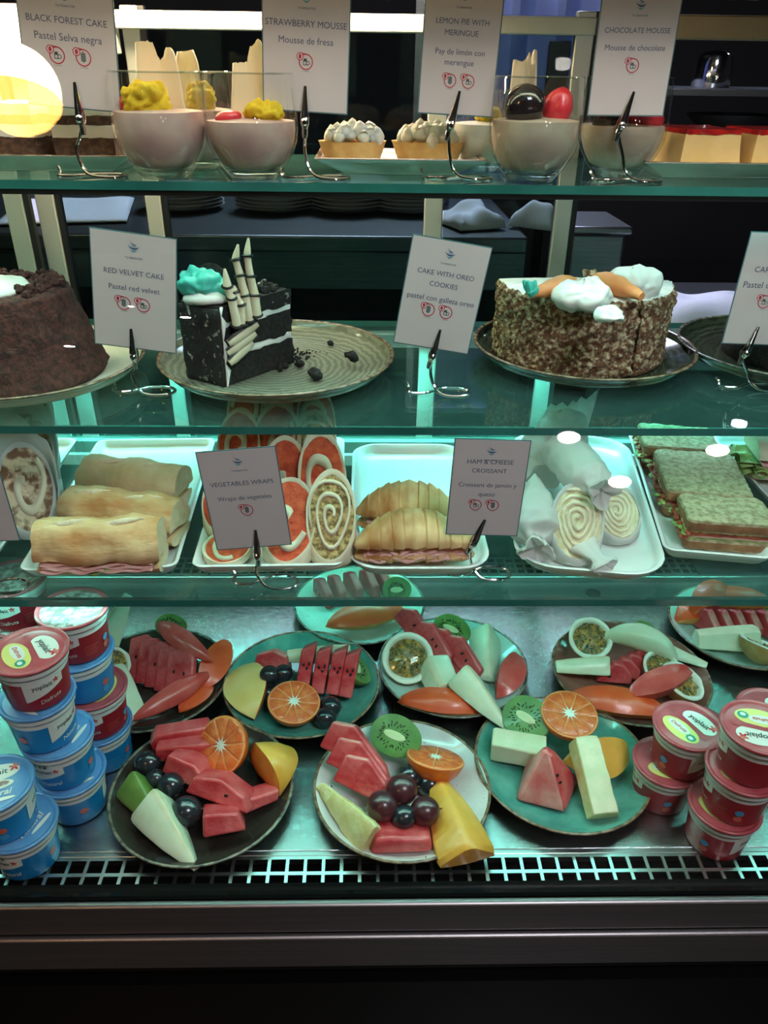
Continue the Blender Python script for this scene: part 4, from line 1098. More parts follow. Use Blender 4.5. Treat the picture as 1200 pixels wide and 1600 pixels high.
rows = [ # u, v, y, r, fill, label
 (355, 852, .700, .026, 0, 'red vegetable wrap at the front left, low behind its card'),
 (450, 812, .702, .030, 0, 'large red vegetable wrap at the front, right of its card'),
 (517, 806, .700, .0265, 1, 'vegetable wrap with green and beige filling at the front right'),
 (352, 785, .757, .027, 0, 'red vegetable wrap in the second row, left of its card'),
 (447, 756, .762, .028, 0, 'red vegetable wrap in the second row, right behind its card'),
 (504, 752, .757, .027, 0, 'red vegetable wrap standing behind the green-filled one'),
 (372, 698, .825, .026, 0, 'red vegetable wrap in the third row at the left'),
 (432, 694, .828, .029, 0, 'large red vegetable wrap in the third row, middle'),
 (492, 700, .825, .026, 1, 'vegetable wrap with speckled filling in the third row'),
 (386, 646, .895, .025, 0, 'tall red vegetable wrap at the back left of the pile'),
 (440, 650, .895, .026, 0, 'tall red vegetable wrap at the back middle of the pile'),
 (494, 655, .895, .0245, 0, 'tall red vegetable wrap at the back right of the pile'),
]
for k, (u, v, y, r, f, lab) in enumerate(rows):
    cutroll(lab, u, v, y, TZ, r, M_vegfill if f else M_redfill, k, slope=1.9 if k < 6 else 1.5, rz=(k*37 % 17)-8, sp=2.6 if f else (1.0, .8, 1.15)[k % 3])

# croissants
def croissant(label, cu, cv, y, L, Wd, H, rz, seed, flip=False):
    p = aty(cu, cv, y)
    g = empty('croissant_sandwich', label, 'sandwich', (p.x, y, TZ), R(rz))
    def shell(zc, hh, name, mtl, sd, low):
        n = 72; k = 24; rings = []
        for i in range(n+1):
            t = 2*i/n-1; f = (1-abs(t)**2.1)**.62 + .04
            stp = (abs(t)*5.2) % 1; f *= 1 + .13*(1-stp) - .05
            x = t*L/2; yb = -.20*Wd*abs(t)**2*2.0
            pts = []
            for j in range(k):
                a = 2*math.pi*j/k; zz = math.sin(a)
                pts.append((x, yb + math.cos(a)*Wd/2*f, (zz*hh*f if zz > 0 else zz*low*f)))
            rings.append(pts)
        o = MB().loft(rings).build(name, mtl, g, ang=28); o.location.z = zc; rough(o, .0012, 70, sd, .0006, 260); return o
    shell(.014, .004, 'bottom_half', M_croi, seed, .013)
    for k in range(4):
        o = slice_part(ruffle(L*(.9-.05*k), .0020, .002, .0150+.0026*k, .004, Wd*.62-.003*k, seed+k), 'ham_slice', M_ham, g, .0020)
    slice_part(ruffle(L*.7, .0015, .002, .026, .004, Wd*.50, seed+9), 'cheese_slice', M_cheeseS, g, .0016)
    shell(.027, H-.027, 'top_half', M_croi, seed+3, .005)
    return g
croissant('ham croissant at the front of its tray, ridged golden top', 645, 850, .708, .128, .060, .050, 2, 2)
croissant('ham croissant behind another one, partly hidden by its card', 638, 800, .770, .118, .056, .052, -3, 6)

# paper-wrapped rolls with twisted tails
def paper_roll(label, head, tail, r, seed, zh, zt, face=True, pointed=False, tw=True, name='paper_wrap', fillm=None):
    """head: pixel of the open face, tail: pixel of the twisted end; zh, zt: heights of the axis above the tray"""
    a, b = atz(*head, TZ+zh), atz(*tail, TZ+zt); L = (b-a).length; c = (a+b)/2
    g = bpy.data.objects.new(name, None); COL.objects.link(g); tag(g, label, 'wrap'); along(g, a, b, 0)
    n = 44; rings = []; rnd = random.Random(seed)
    prof = ([(0,.02),(.12,.25),(.35,.62),(.6,.92),(.75,1),(.86,.86),(.93,.5),(.97,.30)] if pointed else [(0,1.0),(.15,1.0),(.4,1.02),(.65,.98),(.8,.86),(.9,.58),(.95,.32),(.975,.26)])
    if not tw: prof = [(0,1.0),(.2,1.02),(.6,1.0),(.9,.92),(1.0,.75)]
    for t, f in prof:
        x = (t-.5)*L; cr = .10 if t > .85 else .02
        rings.append([(x, r*f*math.cos(q)*(1+cr*math.sin(5*q+seed)), r*f*.92*math.sin(q)*(1+cr*math.sin(6*q))) for q in [2*math.pi*k/n for k in range(n)]])
    rr = []
    for p, q in zip(rings, rings[1:]): rr += [[Vector(a_).lerp(Vector(b_), t/4) for a_, b_ in zip(p, q)] for t in range(4)]
    rings = rr + [rings[-1]]
    o = MB().loft(rings).build('paper', M_wrapp, g, ang=60); crease(o, .006, 40, seed)
    if tw:      # crumpled tail opening like a flower
        rings = []
        for t, f in ((.955,.28),(.985,.24),(1.02,.42),(1.06,.62),(1.075,.60),(1.05,.40),(1.02,.12)):
            x = (t-.5)*L if t < 1 else .5*L + (t-1)*L*1.4
            rings.append([(x + .003*math.sin(4*q+seed), r*f*math.cos(q)*(1+.25*math.sin(3*q+seed)), r*f*math.sin(q)*(1+.2*math.sin(4*q+1))) for q in [2*math.pi*k/n for k in range(n)]])
        o = MB().loft(rings, caps=False).build('twisted_tail', M_wrapp, g, ang=60); crease(o, .006, 80, seed+2)
    if face:    # rolled layers at the open end
        x0 = -.5*L - .0015; mb = MB()
        o = MB().lathe([(.0001, .004), (r*.5, .0035), (r*.93, .0), (r*.95, -.004)], 28, M=Matrix.Translation((x0+.001, 0, 0)) @ Matrix.Rotation(R(-90), 4, 'Y') @ Matrix.Diagonal((.92, 1, 1, 1))).build('filling', fillm or M_vegfill, g)
        N = 110; vs = []
        for i in range(N+1):
            t = i/N; q = 4.2*6.283*t + seed; rc = r*(.06+.86*t)*(1+.07*math.sin(2*q)); 
            for s in (-1, 1): vs.append((x0 - .004*(1-t*t) - .002, (rc+s*r*.045)*math.cos(q), .92*(rc+s*r*.045)*math.sin(q)))
        o = MB().add(vs, [(2*i, 2*i+1, 2*i+3, 2*i+2) for i in range(N)]).build('rolled_layers', M_tort, g); o.modifiers.new('s', 'SOLIDIFY').thickness = .004
    return g
def open_paper(label, u, v, y, r, seed, tail=None, rz=0, squash=1.0):
    g = cutroll(label, u, v, y, TZ, r, M_layers, seed, slope=1.15, rz=rz, sp=4.2, squash=squash); g.name = 'paper_wrap'
    o = [c for c in g.children if c.name.startswith('outer_wrap')][0]; o.data.materials[0] = M_wrapp; o.name = 'paper'
    crease(o, .004, 45, seed)
    if tail:
        b = atz(*tail, TZ + .014); rings = []; n = 26
        M = Matrix.LocRotScale(g.location, g.rotation_euler, None).inverted()
        e = M @ b; a0 = Vector((e.x*.35, e.y*.35, .020)); d = (e-a0).normalized(); sx = d.cross(Vector((0,0,1))).normalized(); sz = sx.cross(d)
        for t, f in ((0,.60),(.35,.40),(.6,.24),(.75,.26),(.9,.42),(1.05,.56),(1.1,.5),(1.0,.3),(.85,.1)):
            c = a0.lerp(e, t)
            rings.append([c + r*f*((1+.22*math.sin(3*q+seed))*math.cos(q)*sx + .62*(1+.2*math.sin(4*q))*math.sin(q)*sz) for q in [2*math.pi*k/n for k in range(n)]])
        o = MB().loft(rings, caps=False).build('twisted_tail', M_wrapp, g, ang=60); crease(o, .0035, 80, seed)
    return g
M_layers = mat('pale_rolled_filling', hexc(196,186,140), hexc(226,220,190), 120, .7, bump=.5, bscale=160)
def crease(o, amp, sc, seed=0):
    me = o.data; ns = [v.normal.copy() for v in me.vertices]; off = Vector((seed*2.3, seed, 0))
    for v, n in zip(me.vertices, ns):
        v.co += n*amp*(.35-abs(noise.noise((v.co+off)*sc)) - .5*abs(noise.noise((v.co+off)*sc*2.7)))
    me.update()
open_paper('paper wrap with open rolled face at the front middle, crumpled tail', 903, 814, .706, .0285, 1, (944, 884), -6)
open_paper('paper wrap with open rolled face, right of another open-faced one', 964, 797, .748, .028, 5, None, 8)
paper_roll('pointed paper cone wrap at the front left of the round-cornered tray', (836, 742), (838, 850), .029, 3, .050, .022, face=False, pointed=True)
paper_roll('paper wrap lying on top of the open-faced ones, twisted tail forward', (880, 705), (936, 765), .026, 7, .072, .074, face=False)
paper_roll('paper wrap at the back left of the round-cornered tray', (842, 700), (852, 745), .027, 9, .040, .036, tw=False)
g = paper_roll('tall paper wrap at the back with torn paper sticking up', (880, 660), (884, 706), .029, 12, .062, .040, tw=False)
vs = []; n = 10; edge = [.0, .006, .002, .009, .004, .012, .006, .014, .010, .020, .028]
for i in range(n+1):
    x = (i/n-.5)*.075
    for j in range(5): vs.append((x*(1-.1*j/4) + .012*j/4, .004*math.sin(i*1.1), j/4*(.032+edge[i])))
o = MB().add(vs, [(i*5+j, (i+1)*5+j, (i+1)*5+j+1, i*5+j+1) for i in range(n) for j in range(4)]).build('torn_paper', M_wrapp, g)
o.modifiers.new('s', 'SOLIDIFY').thickness = .0008
M = Matrix.LocRotScale(g.location, g.rotation_euler, None).inverted() @ (Matrix.Translation(aty(874, 672, .955)) @ Matrix.Rotation(R(6), 4, 'Z'))
o.matrix_local = M
# left tray: rolls open toward the viewer
M_meatfill = mat('chicken_strip_filling', hexc(120,84,60), hexc(222,200,168), 70, .7, bump=.9, bscale=120, lo=.42, hi=.56)
def stand_wrap(label, u, v, y, r, seed, h):
    g = cutroll(label, u, v, y, TZ, r, M_meatfill, seed, slope=1.5, rz=18, sp=.9)
    g.name = 'paper_wrap'
    o = [c for c in g.children if c.name.startswith('outer_wrap')][0]; o.data.materials[0] = M_wrapp; o.name = 'paper'
    vs = []; n = 26
    for i in range(n+1):
        a = R(-20 + 230*i/n)
        for j in range(4):
            t = j/3; rr = r*(1.05+.12*t); yy = rr*math.sin(a)
            vs.append((rr*math.cos(a), yy, (aty(u, v, y).z-TZ + 1.5*yy)*(.55+.45*t) + (.016+.008*math.sin(5*a))*t))
    o = MB().add(vs, [(i*4+j, (i+1)*4+j, (i+1)*4+j+1, i*4+j+1) for i in range(n) for j in range(3)]).build('paper_collar', M_wrapp, g)
    o.modifiers.new('s', 'SOLIDIFY').thickness = .0008; rough(o, .002, 60, seed)
stand_wrap('paper-wrapped chicken wrap at the front of the left tray', 40, 762, .760, .030, 3, .08)
stand_wrap('paper-wrapped chicken wrap in the middle of the left tray', 44, 704, .832, .029, 5, .09)
stand_wrap('tall paper-wrapped chicken wrap at the back of the left tray', 42, 655, .905, .029, 8, .1)

# brown bread sandwiches
def bread_slab(W, D, H, seed, n=16):
    def loop(ins, z):
        pts = []; a, b, r = W/2-ins, D/2-ins, .008
        for sx, sy, a0 in ((1,1,0), (-1,1,90), (-1,-1,180), (1,-1,270)):
            for k in range(5):
                t = R(a0+90*k/4); pts.append((sx*(a-r)+r*math.cos(t), sy*(b-r)+r*math.sin(t), z))
        out = []
        for p, q in zip(pts, pts[1:]+pts[:1]):
            p, q = Vector(p), Vector(q); m = max(1, int((q-p).length/.006))
            out.append((p, q, m))
        res = []
        for p, q, m in out: res += [p.lerp(q, t/m) for t in range(m)]
        return res
    L0 = loop(0, 0); N = len(L0); c = Vector((0,0,0))
    rings = [[Vector((p.x*s, p.y*s, z)) for p in L0] for s, z in ((.05,0),(.5,0),(.96,0),(1.0,.002),(1.0,H-.003),(.97,H),(.8,H+.0005),(.6,H+.001),(.4,H+.001),(.2,H+.001),(.03,H+.001))]
    mb = MB().loft(rings, 0); mb.m = [1 if N*3 <= i < N*4 else 0 for i in range(len(mb.m))]
    return mb
def sandwich(label, cu, cv, y, W, D, rz, seed, H=.034):
    p = aty(cu, cv, y); hb, ht = H*.36, H*.40; hf = (H-hb-ht)/5
    g = empty('brown_bread_sandwich', label, 'sandwich', (p.x, y, TZ), R(rz))
    o = bread_slab(W, D, hb, seed).build('bottom_bread', [M_brown, M_brownc], g, ang=50); rough(o, .0012, 90, seed, .0009, 330)
    for k, (m, nm) in enumerate(((M_lett, 'lettuce'), (M_ham, 'ham_slice'), (M_tomato, 'carrot_filling'), (M_tomato, 'carrot_filling'), (M_cheeseS, 'cheese_slice'))):
        o = bread_slab(W*(1.0-.02*(k % 2)), D*(.95-.012*k), hf*1.1, seed).build(nm, m, g, ang=50); o.location.z = hb + hf*k; rough(o, .0016, 100, seed+k, .001, 300)
    mb = MB(); rnd = random.Random(seed)      # frayed filling along the left edge
    for i in range(int(D*460)):
        q = (-W/2 + rnd.uniform(-.004, .002), rnd.uniform(-.47, .47)*D, hb + rnd.uniform(0, hf*5)); mb.ball(q, (rnd.uniform(.002,.004), rnd.uniform(.002,.006), rnd.uniform(.0015,.003)), 6, 4)
    o = mb.build('frayed_filling', M_tomato, g, smooth=False); o['kind'] = 'stuff'
    mb = MB()
    for i in range(int(D*160)):
        q = (-W/2 + rnd.uniform(-.005, .001), rnd.uniform(-.47, .47)*D, hb + rnd.uniform(-.002, hf*4)); mb.ball(q, (rnd.uniform(.003,.006), rnd.uniform(.003,.008), rnd.uniform(.001,.002)), 6, 4)
    o = mb.build('lettuce_shreds', M_lett, g, smooth=False); o['kind'] = 'stuff'
    o = bread_slab(W*1.01, D*1.0, ht, seed+1).build('top_bread', [M_brown, M_brownc], g, ang=50); o.location.z = H-ht; rough(o, .0016, 70, seed+2, .0013, 280)
    return g
sandwich('brown bread sandwich at the front of the sandwich tray', 1126, 830, .742, .094, .064, -8, 1, .037)
sandwich('long brown bread sandwich in the middle of the sandwich tray', 1092, 755, .838, .098, .118, -10, 4, .036)
sandwich('brown bread sandwich at the back of the sandwich tray', 1056, 700, .942, .096, .078, -10, 8, .036)
# right tray: lettuce sandwich
p = aty(1196, 752, .90)
g = empty('lettuce_sandwich', 'soft roll with ruffled lettuce and ham cut by the right edge', 'sandwich', (p.x + .028, .895, TZ), R(-6))
o = loaf(.125, .075, .005, flat=3).build('bottom_bread', [M_tort, M_breadin], g); o.location.z = .016; rough(o, .001, 60, 2)
for k in range(4): slice_part(ruffle(.125, .004, .002, .020+.003*k, .005, .046-.003*k, 30+k), 'lettuce', M_lett, g, .0012)
for k in range(2): slice_part(ruffle(.110, .002, .002, .030+.003*k, .005, .040, 40+k), 'ham_slice', M_ham, g)
for k in range(3): o = slice_part(ruffle(.06, .005, .002, .020+.005*k, .004, .026, 50+k), 'lettuce', M_lett, g, .0012); o.rotation_euler = (0, 0, R(-90)); o.location.x = -.056
o = loaf(.118, .072, .022, flat=.1).build('top_bread', [M_tort, M_breadin], g); o.location.z = .036; rough(o, .0016, 50, 3)
# ---------------------------------------------------------------- fruit on the deck
M_wm = mat('watermelon_flesh', hexc(186,38,50), hexc(218,100,100), 38, .35, sss=.2, bump=.55, bscale=170, coat=.15)
M_wmp = mat('pale_watermelon_edge', hexc(214,104,102), hexc(226,160,150), 45, .4, sss=.2, bump=.3, bscale=140)
M_seed = mat('dark_seed', (.012,.007,.006), None, rough=.25)
M_papaya = mat('papaya_flesh', hexc(216,74,32), hexc(228,100,50), 30, .35, sss=.2, bump=.12, bscale=60, coat=.2)
M_papskin = mat('papaya_edge', hexc(214,130,62), hexc(226,150,84), 40, .4, sss=.1)
M_guava = mat('guava_flesh', hexc(196,66,62), hexc(214,96,88), 35, .3, sss=.2, bump=.2, bscale=70, coat=.3)
M_guaskin = mat('guava_skin_side', hexc(178,70,66), hexc(200,100,90), 50, .4, sss=.1, bump=.4, bscale=60)
M_melon = mat('honeydew_flesh', hexc(206,216,184), hexc(222,228,204), 30, .35, sss=.25, bump=.12, bscale=70, coat=.2)
M_melonin = mat('honeydew_seed_side', hexc(206,206,168), hexc(226,214,186), 60, .4, sss=.2, bump=.5, bscale=130)
M_mango = mat('mango_flesh', hexc(226,160,60), hexc(236,182,92), 25, .35, sss=.25, bump=.1, bscale=50, coat=.2)
M_mangosk = mat('mango_skin', hexc(196,120,40), hexc(170,70,40), 15, .35)
M_mangopl = mat('pale_mango_flesh', hexc(226,190,110), hexc(234,204,136), 25, .35, sss=.25, bump=.1, bscale=50, coat=.2)
M_pine = mat('pineapple_flesh', hexc(214,200,132), hexc(230,220,168), 70, .4, sss=.2, bump=.7, bscale=110)
M_kiwi = mat('kiwi_flesh', hexc(84,124,62), hexc(112,150,80), 40, .35, sss=.2, bump=.2, bscale=120, coat=.2)
M_kiwiout = mat('peeled_kiwi_side', hexc(84,112,46), hexc(116,140,66), 30, .4, sss=.15, bump=.2, bscale=60)
M_kcore = mat('kiwi_core', hexc(206,214,160), hexc(220,226,182), 60, .4, sss=.2)
M_peel = mat('orange_peel', hexc(214,96,24), hexc(228,118,40), 60, .4, bump=.6, bscale=320, bd=.001, coat=.15)
M_pith = mat('orange_pith', hexc(226,140,80), hexc(234,160,100), 60, .6)
M_oflesh = mat('orange_flesh', hexc(216,88,34), hexc(236,126,66), 90, .25, sss=.25, bump=.6, bscale=240, coat=.4)
M_grape = mat('dark_grape', (.010,.014,.020), (.022,.022,.03), 25, .22, coat=.3)
M_grapered = mat('red_grape', hexc(54,22,30), hexc(84,38,44), 20, .28, coat=.2)
M_stem = mat('grape_stem', hexc(110,80,40), None, rough=.7)
M_shell = mat('granadilla_shell', hexc(196,170,110), hexc(176,130,70), 40, .5, bump=.4, bscale=80)
M_wpith = mat('white_fruit_pith', hexc(226,230,212), hexc(236,238,224), 50, .7, bump=.4, bscale=120)
M_pulp = mat('granadilla_pulp', hexc(96,92,50), hexc(196,150,70), 110, .12, sss=.2, bump=.8, bscale=200, coat=.8, lo=.4, hi=.62)

F = lambda u, v, h=.006: atz(u, v, ZD + h)
def seeds_on(o, pts, ny=-1, s=1.0):
    """pts: (x, y, z, roll) in the piece's own frame, lying on its face"""
    for x, y, z, r in pts:
        q = MB().ball((0,0,0), (.0016*s, .0010*s, .0027*s), 10, 7).build('seed', M_seed, o); q.location = (x, y, z); q.rotation_euler = (0, R(r), 0)
def melon_slab(poly, T, label, cat_name='watermelon_slice', m=None, pale=None, bev=.003, seeds=(), group=None):
    """polygon in xz extruded along y by T; pale: indices of the outer sides"""
    mb = MB(); n = len(poly)
    mb.loft([[(x, -T/2, z) for x, z in poly], [(x, -T/6, z) for x, z in poly], [(x, T/6, z) for x, z in poly], [(x, T/2, z) for x, z in poly]], [1 if pale and k in pale else 0 for k in range(n)], capmi=0)
    o = mb.build(cat_name, m or [M_wm, M_wmp], bevel=bev, seg=3, ang=60)
    tag(o, label, 'fruit slice', group)
    if seeds: seeds_on(o, [(x, -T/2 - .0002, z, r) for x, z, r in seeds])
    return o
def boat(L, Wd, H, bend, label, name, mats, flat=.0, p=.75, hollow=.15, asym=0, n=22, k=9, group=None, q=.6):
    """crescent or spear along x; material 0 on the cut top, 1 on the curved underside"""
    rings = []
    for i in range(n+1):
        t = 2*i/n-1; f = max(1-abs(t)**2, 0)**p*(1+asym*t) + .02; hh = H*max(1-abs(t)**2.2, 0)**q + H*.03
        x = t*L/2; zb = bend*t*t
        top = [(x, Wd/2*f*(1-2*j/k), zb + hh*(1 - hollow*math.sin(math.pi*j/k))) for j in range(k)]
        bot = [(x, -Wd/2*f*math.cos(math.pi*j/k), zb + hh*(1-math.sin(math.pi*j/k)**.8)) for j in range(k)]
        rings.append(top + bot)
    o = MB().loft(rings, [0]*k + [1]*k, capmi=0).build(name, mats, ang=55)
    rough(o, .0008, 60, int(L*9000) % 13)
    return tag(o, label, 'fruit slice', group)
def wedge(L, Wd, H, label, name, mats, tip=.08, tw=.5, ridge=.35, n=16, power=1.0, group=None):
    """wedge tapering from a blunt end (-x) to a point (+x): triangular cross-section, ridge up"""
    rings = []
    for i in range(n+1):
        t = i/n; f = tip + (1-tip)*(1-t**1.3)**power; fw = tip*1.4 + (1-tip*1.4)*(1-t**1.6)**power
        if i == 0: f *= .93; fw *= .93
        x = (t-.5)*L; w2 = Wd/2*fw; h = H*f
        rings.append([(x, -w2, h*.10), (x, -w2*.96, h*.30), (x, -w2*ridge*.6, h*.93), (x, 0, h), (x, w2*ridge*.6, h*.93), (x, w2*.96, h*.30), (x, w2, h*.10), (x, w2*.6, 0), (x, 0, -h*.03), (x, -w2*.6, 0)])
    o = MB().loft(rings, [0, 0, 1, 1, 0, 0, 2, 2, 2, 2], capmi=0).build(name, mats, bevel=.0012, ang=40)
    rough(o, .0006, 70, int(L*7000) % 17)
    return tag(o, label, 'fruit slice', group)
def orange_half(label, r=.031):
    g = empty('orange_half', label, 'orange')
    MB().lathe([(.0001,-r*.86),(r*.25,-r*.83),(r*.5,-r*.72),(r*.72,-r*.56),(r*.88,-r*.36),(r*.97,-r*.16),(r,-.001),(r*.985,.0)], 40).build('peel', M_peel, g)
    MB().lathe([(r*.99,-.0006),(r*.93,.0004),(r*.5,-.0004),(.0001,-.0004)], 40).build('pith', M_pith, g)
    n = 10; proto = None
    for k in range(n):
        if proto is None:
            a = math.pi/n*.955; pts = []
            q0, q1 = r*.15, r*.925
            pts.append((q0*1.05, 0))
            for j in range(6): t = -a + 2*a*j/5; pts.append((q1*math.cos(t), q1*math.sin(t)))
            c = (sum(p[0] for p in pts)/7, sum(p[1] for p in pts)/7)
            ins = lambda f: [(c[0]+(x-c[0])*f, c[1]+(y-c[1])*f) for x, y in pts]
            proto = MB().loft([[(x, y, -.001) for x, y in pts], [(x, y, .0006) for x, y in pts], [(x, y, .0013) for x, y in ins(.85)]]).build('segment', M_oflesh, g, ang=50)
        else:
            o = proto.copy(); COL.objects.link(o); o.parent = g; o.rotation_euler = (0, 0, 2*math.pi*k/n)
    mb = MB(); vs = [(0,0,.0016)]
    for k in range(2*n):
        a = math.pi*k/n + math.pi/n; rr = r*(.30 if k % 2 == 0 else .13); vs.append((rr*math.cos(a), rr*math.sin(a), .0012))
    mb.add(vs, [(0, 1+k, 1+(k+1) % (2*n)) for k in range(2*n)]); mb.build('core', M_wpith, g, smooth=False)
    return g
def kiwi_half(label, a=.026, b=.020, d=.020, name='kiwi_half'):
    """half kiwi cut lengthwise, cut face up (+z)"""
    g = empty(name, label, 'kiwi')
    n = 40; ring = lambda s, z: [(a*s*math.cos(t)*(1+.06*math.cos(t)), b*s*math.sin(t), z) for t in [2*math.pi*k/n for k in range(n)]]
    o = MB().loft([ring(math.sqrt(max(1e-4, 1-q*q)), -d*q) for q in (.999,.96,.86,.7,.5,.3,.1,.0)], 0, caps=True).build('flesh_side', M_kiwiout, g, ang=60)
    MB().loft([ring(1.0, -.0006), ring(.97, .0006), ring(.5, .0010), ring(.02, .0010)], 0, caps=False).build('cut_face', M_kiwi, g)
    o = MB().loft([ring(.34, .0008), ring(.30, .0017), ring(.1, .0019), ring(.01, .0019)], 0, caps=False).build('core', M_kcore, g); o.scale = (1.35, .62, 1)
    mb = MB(); rnd = random.Random(int(a*1e5))
    for k in range(44):
        t = 2*math.pi*k/44 + rnd.uniform(-.05,.05); s = rnd.uniform(.40,.56) if k % 2 else rnd.uniform(.48,.66)
        M = Matrix.Translation((a*s*math.cos(t), b*s*math.sin(t), .0011)) @ Matrix.Rotation(math.atan2(b*math.sin(t), a*math.cos(t)), 4, 'Z')
        mb.ball((0,0,0), (.0021,.0006,.0005), 6, 4, 0, M)
    o = mb.build('seeds', M_seed, g); o['kind'] = 'stuff'
    return g
def passion_half(label, r=.030):
    g = empty('granadilla_half', label, 'fruit half')
    o = MB().lathe([(.0001,-r*.9),(r*.3,-r*.86),(r*.6,-r*.70),(r*.85,-r*.42),(r*.97,-r*.12),(r,.0)], 40).build('shell', M_shell, g); rough(o, .0015, 60, 3)
    o = MB().lathe([(r,.0),(r*.97,.0015),(r*.86,.002),(r*.80,.0005),(r*.76,-.003),(r*.74,-.006)], 44).build('white_pith', M_wpith, g); rough(o, .0014, 90, 5)
    o = MB().lathe([(r*.78,-.005),(r*.5,-.002),(r*.25,-.001),(.0001,-.001)], 30).build('pulp', M_pulp, g)
    me = o.data
    mb = MB(); rnd = random.Random(6)
    for k in range(46):
        t = rnd.uniform(0, 6.28); s = math.sqrt(rnd.random())*.68
        M = Matrix.Translation((r*s*math.cos(t), r*s*math.sin(t), -.0020)) @ Matrix.Rotation(t, 4, 'Z')
        mb.ball((0,0,0), (.0042,.0022,.0020), 8, 6, 0, M); mb.ball((.0006,0,.0012), (.0020,.0010,.0010), 6, 4, 1, M)
    o = mb.build('seed_pulp', [M_pulp, M_seed], g); o['kind'] = 'stuff'
    return g
def grape(label, u, v, h, r=.0115, m=None, long=1.1, rz=0, stem=True, group='grapes on the fruit plates'):
    o = MB().ball((0,0,0), (r*long, r, r), 22, 14).build('grape', m or M_grape); rough(o, .0005, 70, u % 9)
    p = F(u, v, h + r); o.location = (p.x, p.y, ZD + h + r + .0002); o.rotation_euler = (0, R(-12), R(rz))
    if stem:
        s = MB().tube([(r*long*.97,0,0),(r*long+.0025,.0004,.0006)], .0009, 6).build('stem', M_stem, o)
    return tag(o, label, 'grape', group)
def at(o, u, v, h=.006, rx=0, ry=0, rz=0):
    """stand the piece on height h above the deck; (u, v) is where its middle shows"""
    put(o, 0, 0, ZD + h + .0002, rx, ry, rz)
    zc = None
    bpy.context.view_layer.update()
    lo, hi = 1e9, -1e9; cx = cy = 0; N = 0
    stack = [(o, local(o))]
    while stack:
        q, M = stack.pop()
        if q.type == 'MESH':
            for w_ in q.data.vertices:
                w2 = M @ w_.co; lo = min(lo, w2.z); hi = max(hi, w2.z)
        for ch in q.children: stack.append((ch, M @ local(ch)))
    p = atz(u, v, (lo+hi)/2); o.location.x, o.location.y = p.x, p.y
    return o
def fplate(label, u0, u1, v, glaze, rim, h=.021):
    uc = (u0+u1)/2; p = atz(uc, v, ZD + h); return plate(label, uc, v, ZD, wid(u0, u1, p), glaze, rim, h)
WP = [M_wm, M_wmp]; MEL = [M_melon, M_melonin, M_melon]

# plate 1: pale blue, behind, under the croissant tray
fplate('pale blue speckled plate with watermelon and papaya, behind under the croissants', 459, 664, 942, P_pale, M_rimg)
for k, (u, v) in enumerate(((505, 922), (527, 917), (552, 912), (577, 908), (598, 905))):
    o = melon_slab([(-.026,0),(.026,0),(.022,.022),(-.004,.036),(-.024,.026)], .0135, 'watermelon slice in the row on the rear pale plate, %s' % ('leftmost with seeds', 'second from the left', 'middle one', 'second from the right', 'rightmost, beside the kiwi')[k], seeds=[(-.012,.012,20),(.002,.012,-10)] if k == 0 else ())
    at(o, u, v, .008, 0, 0, -62)
o = boat(.122, .040, .024, .004, 'long orange papaya spear at the front of the rear pale plate', 'papaya_slice', [M_papaya, M_papskin], hollow=-.2); at(o, 572, 958, .012, 22, 0, 16)
o = kiwi_half('kiwi half standing behind the papaya on the rear pale plate', .022, .020, .016); at(o, 619, 922, .008, 62, 0, 4)

# plate 2: dark, left, behind the yogurt cups
fplate('dark plate with watermelon fan and guava, partly behind the yogurt cups', 120, 357, 1058, P_dark, M_rimg)
for k in range(5):
    u, v = 214 + 16*k, 1040 + 3*k
    o = melon_slab([(-.020,0),(.022,0),(.020,.050),(.004,.060),(-.018,.054)], .0105, 'watermelon slice in the leaning fan on the dark left plate, %s' % ('leftmost', 'second from the left', 'middle one', 'second from the right', 'rightmost')[k], pale=(0,), seeds=[(-.006,.030,10),(.008,.028,-8)] if k in (0, 2, 4) else [(.0,.026,0)])
    at(o, u, v, .008, 0, 0, 0); o.rotation_euler = (R(-40), R(-8), R(-14)); o.location.z = ZD + .013; o.location.y += -.0035*k
o = boat(.098, .026, .026, .008, 'guava wedge lying across the back of the dark left plate', 'guava_wedge', [M_guava, M_guaskin], hollow=-.2); at(o, 290, 995, .040, 30, 14, -32)
o = boat(.116, .026, .026, .012, 'long guava wedge at the front of the dark left plate', 'guava_wedge', [M_guava, M_guaskin], hollow=-.25); at(o, 262, 1080, .012, 40, 0, 46)
o = boat(.078, .036, .014, .002, 'pointed papaya slice leaning on the right rim of the dark left plate', 'papaya_slice', [M_papaya, M_papskin], hollow=.1); at(o, 334, 1034, .014, 30, -20, 68)
o = boat(.060, .030, .014, .002, 'small papaya slice half under the guava on the dark left plate', 'papaya_slice', [M_papaya, M_papskin], hollow=.1); at(o, 304, 1084, .008, 20, 0, 58)
o = kiwi_half('sliver of kiwi behind the guava on the dark left plate', .024, .016, .008); at(o, 266, 978, .045, 35, 0, -20)
o = wedge(.105, .045, .042, 'tall pale melon wedge behind the yogurt cups', 'melon_wedge', MEL, .25); at(o, 180, 985, .012, 0, -52, 55)
o = wedge(.075, .050, .034, 'white melon wedge with seed marks beside the yogurt stack', 'melon_wedge', [M_melon, M_melonin, M_melon], .45); at(o, 190, 1082, .010, 25, 20, -50)
o = passion_half('granadilla half peeking out beside the yogurt stack', .024); at(o, 174, 1040, .030, 60, 0, 30)

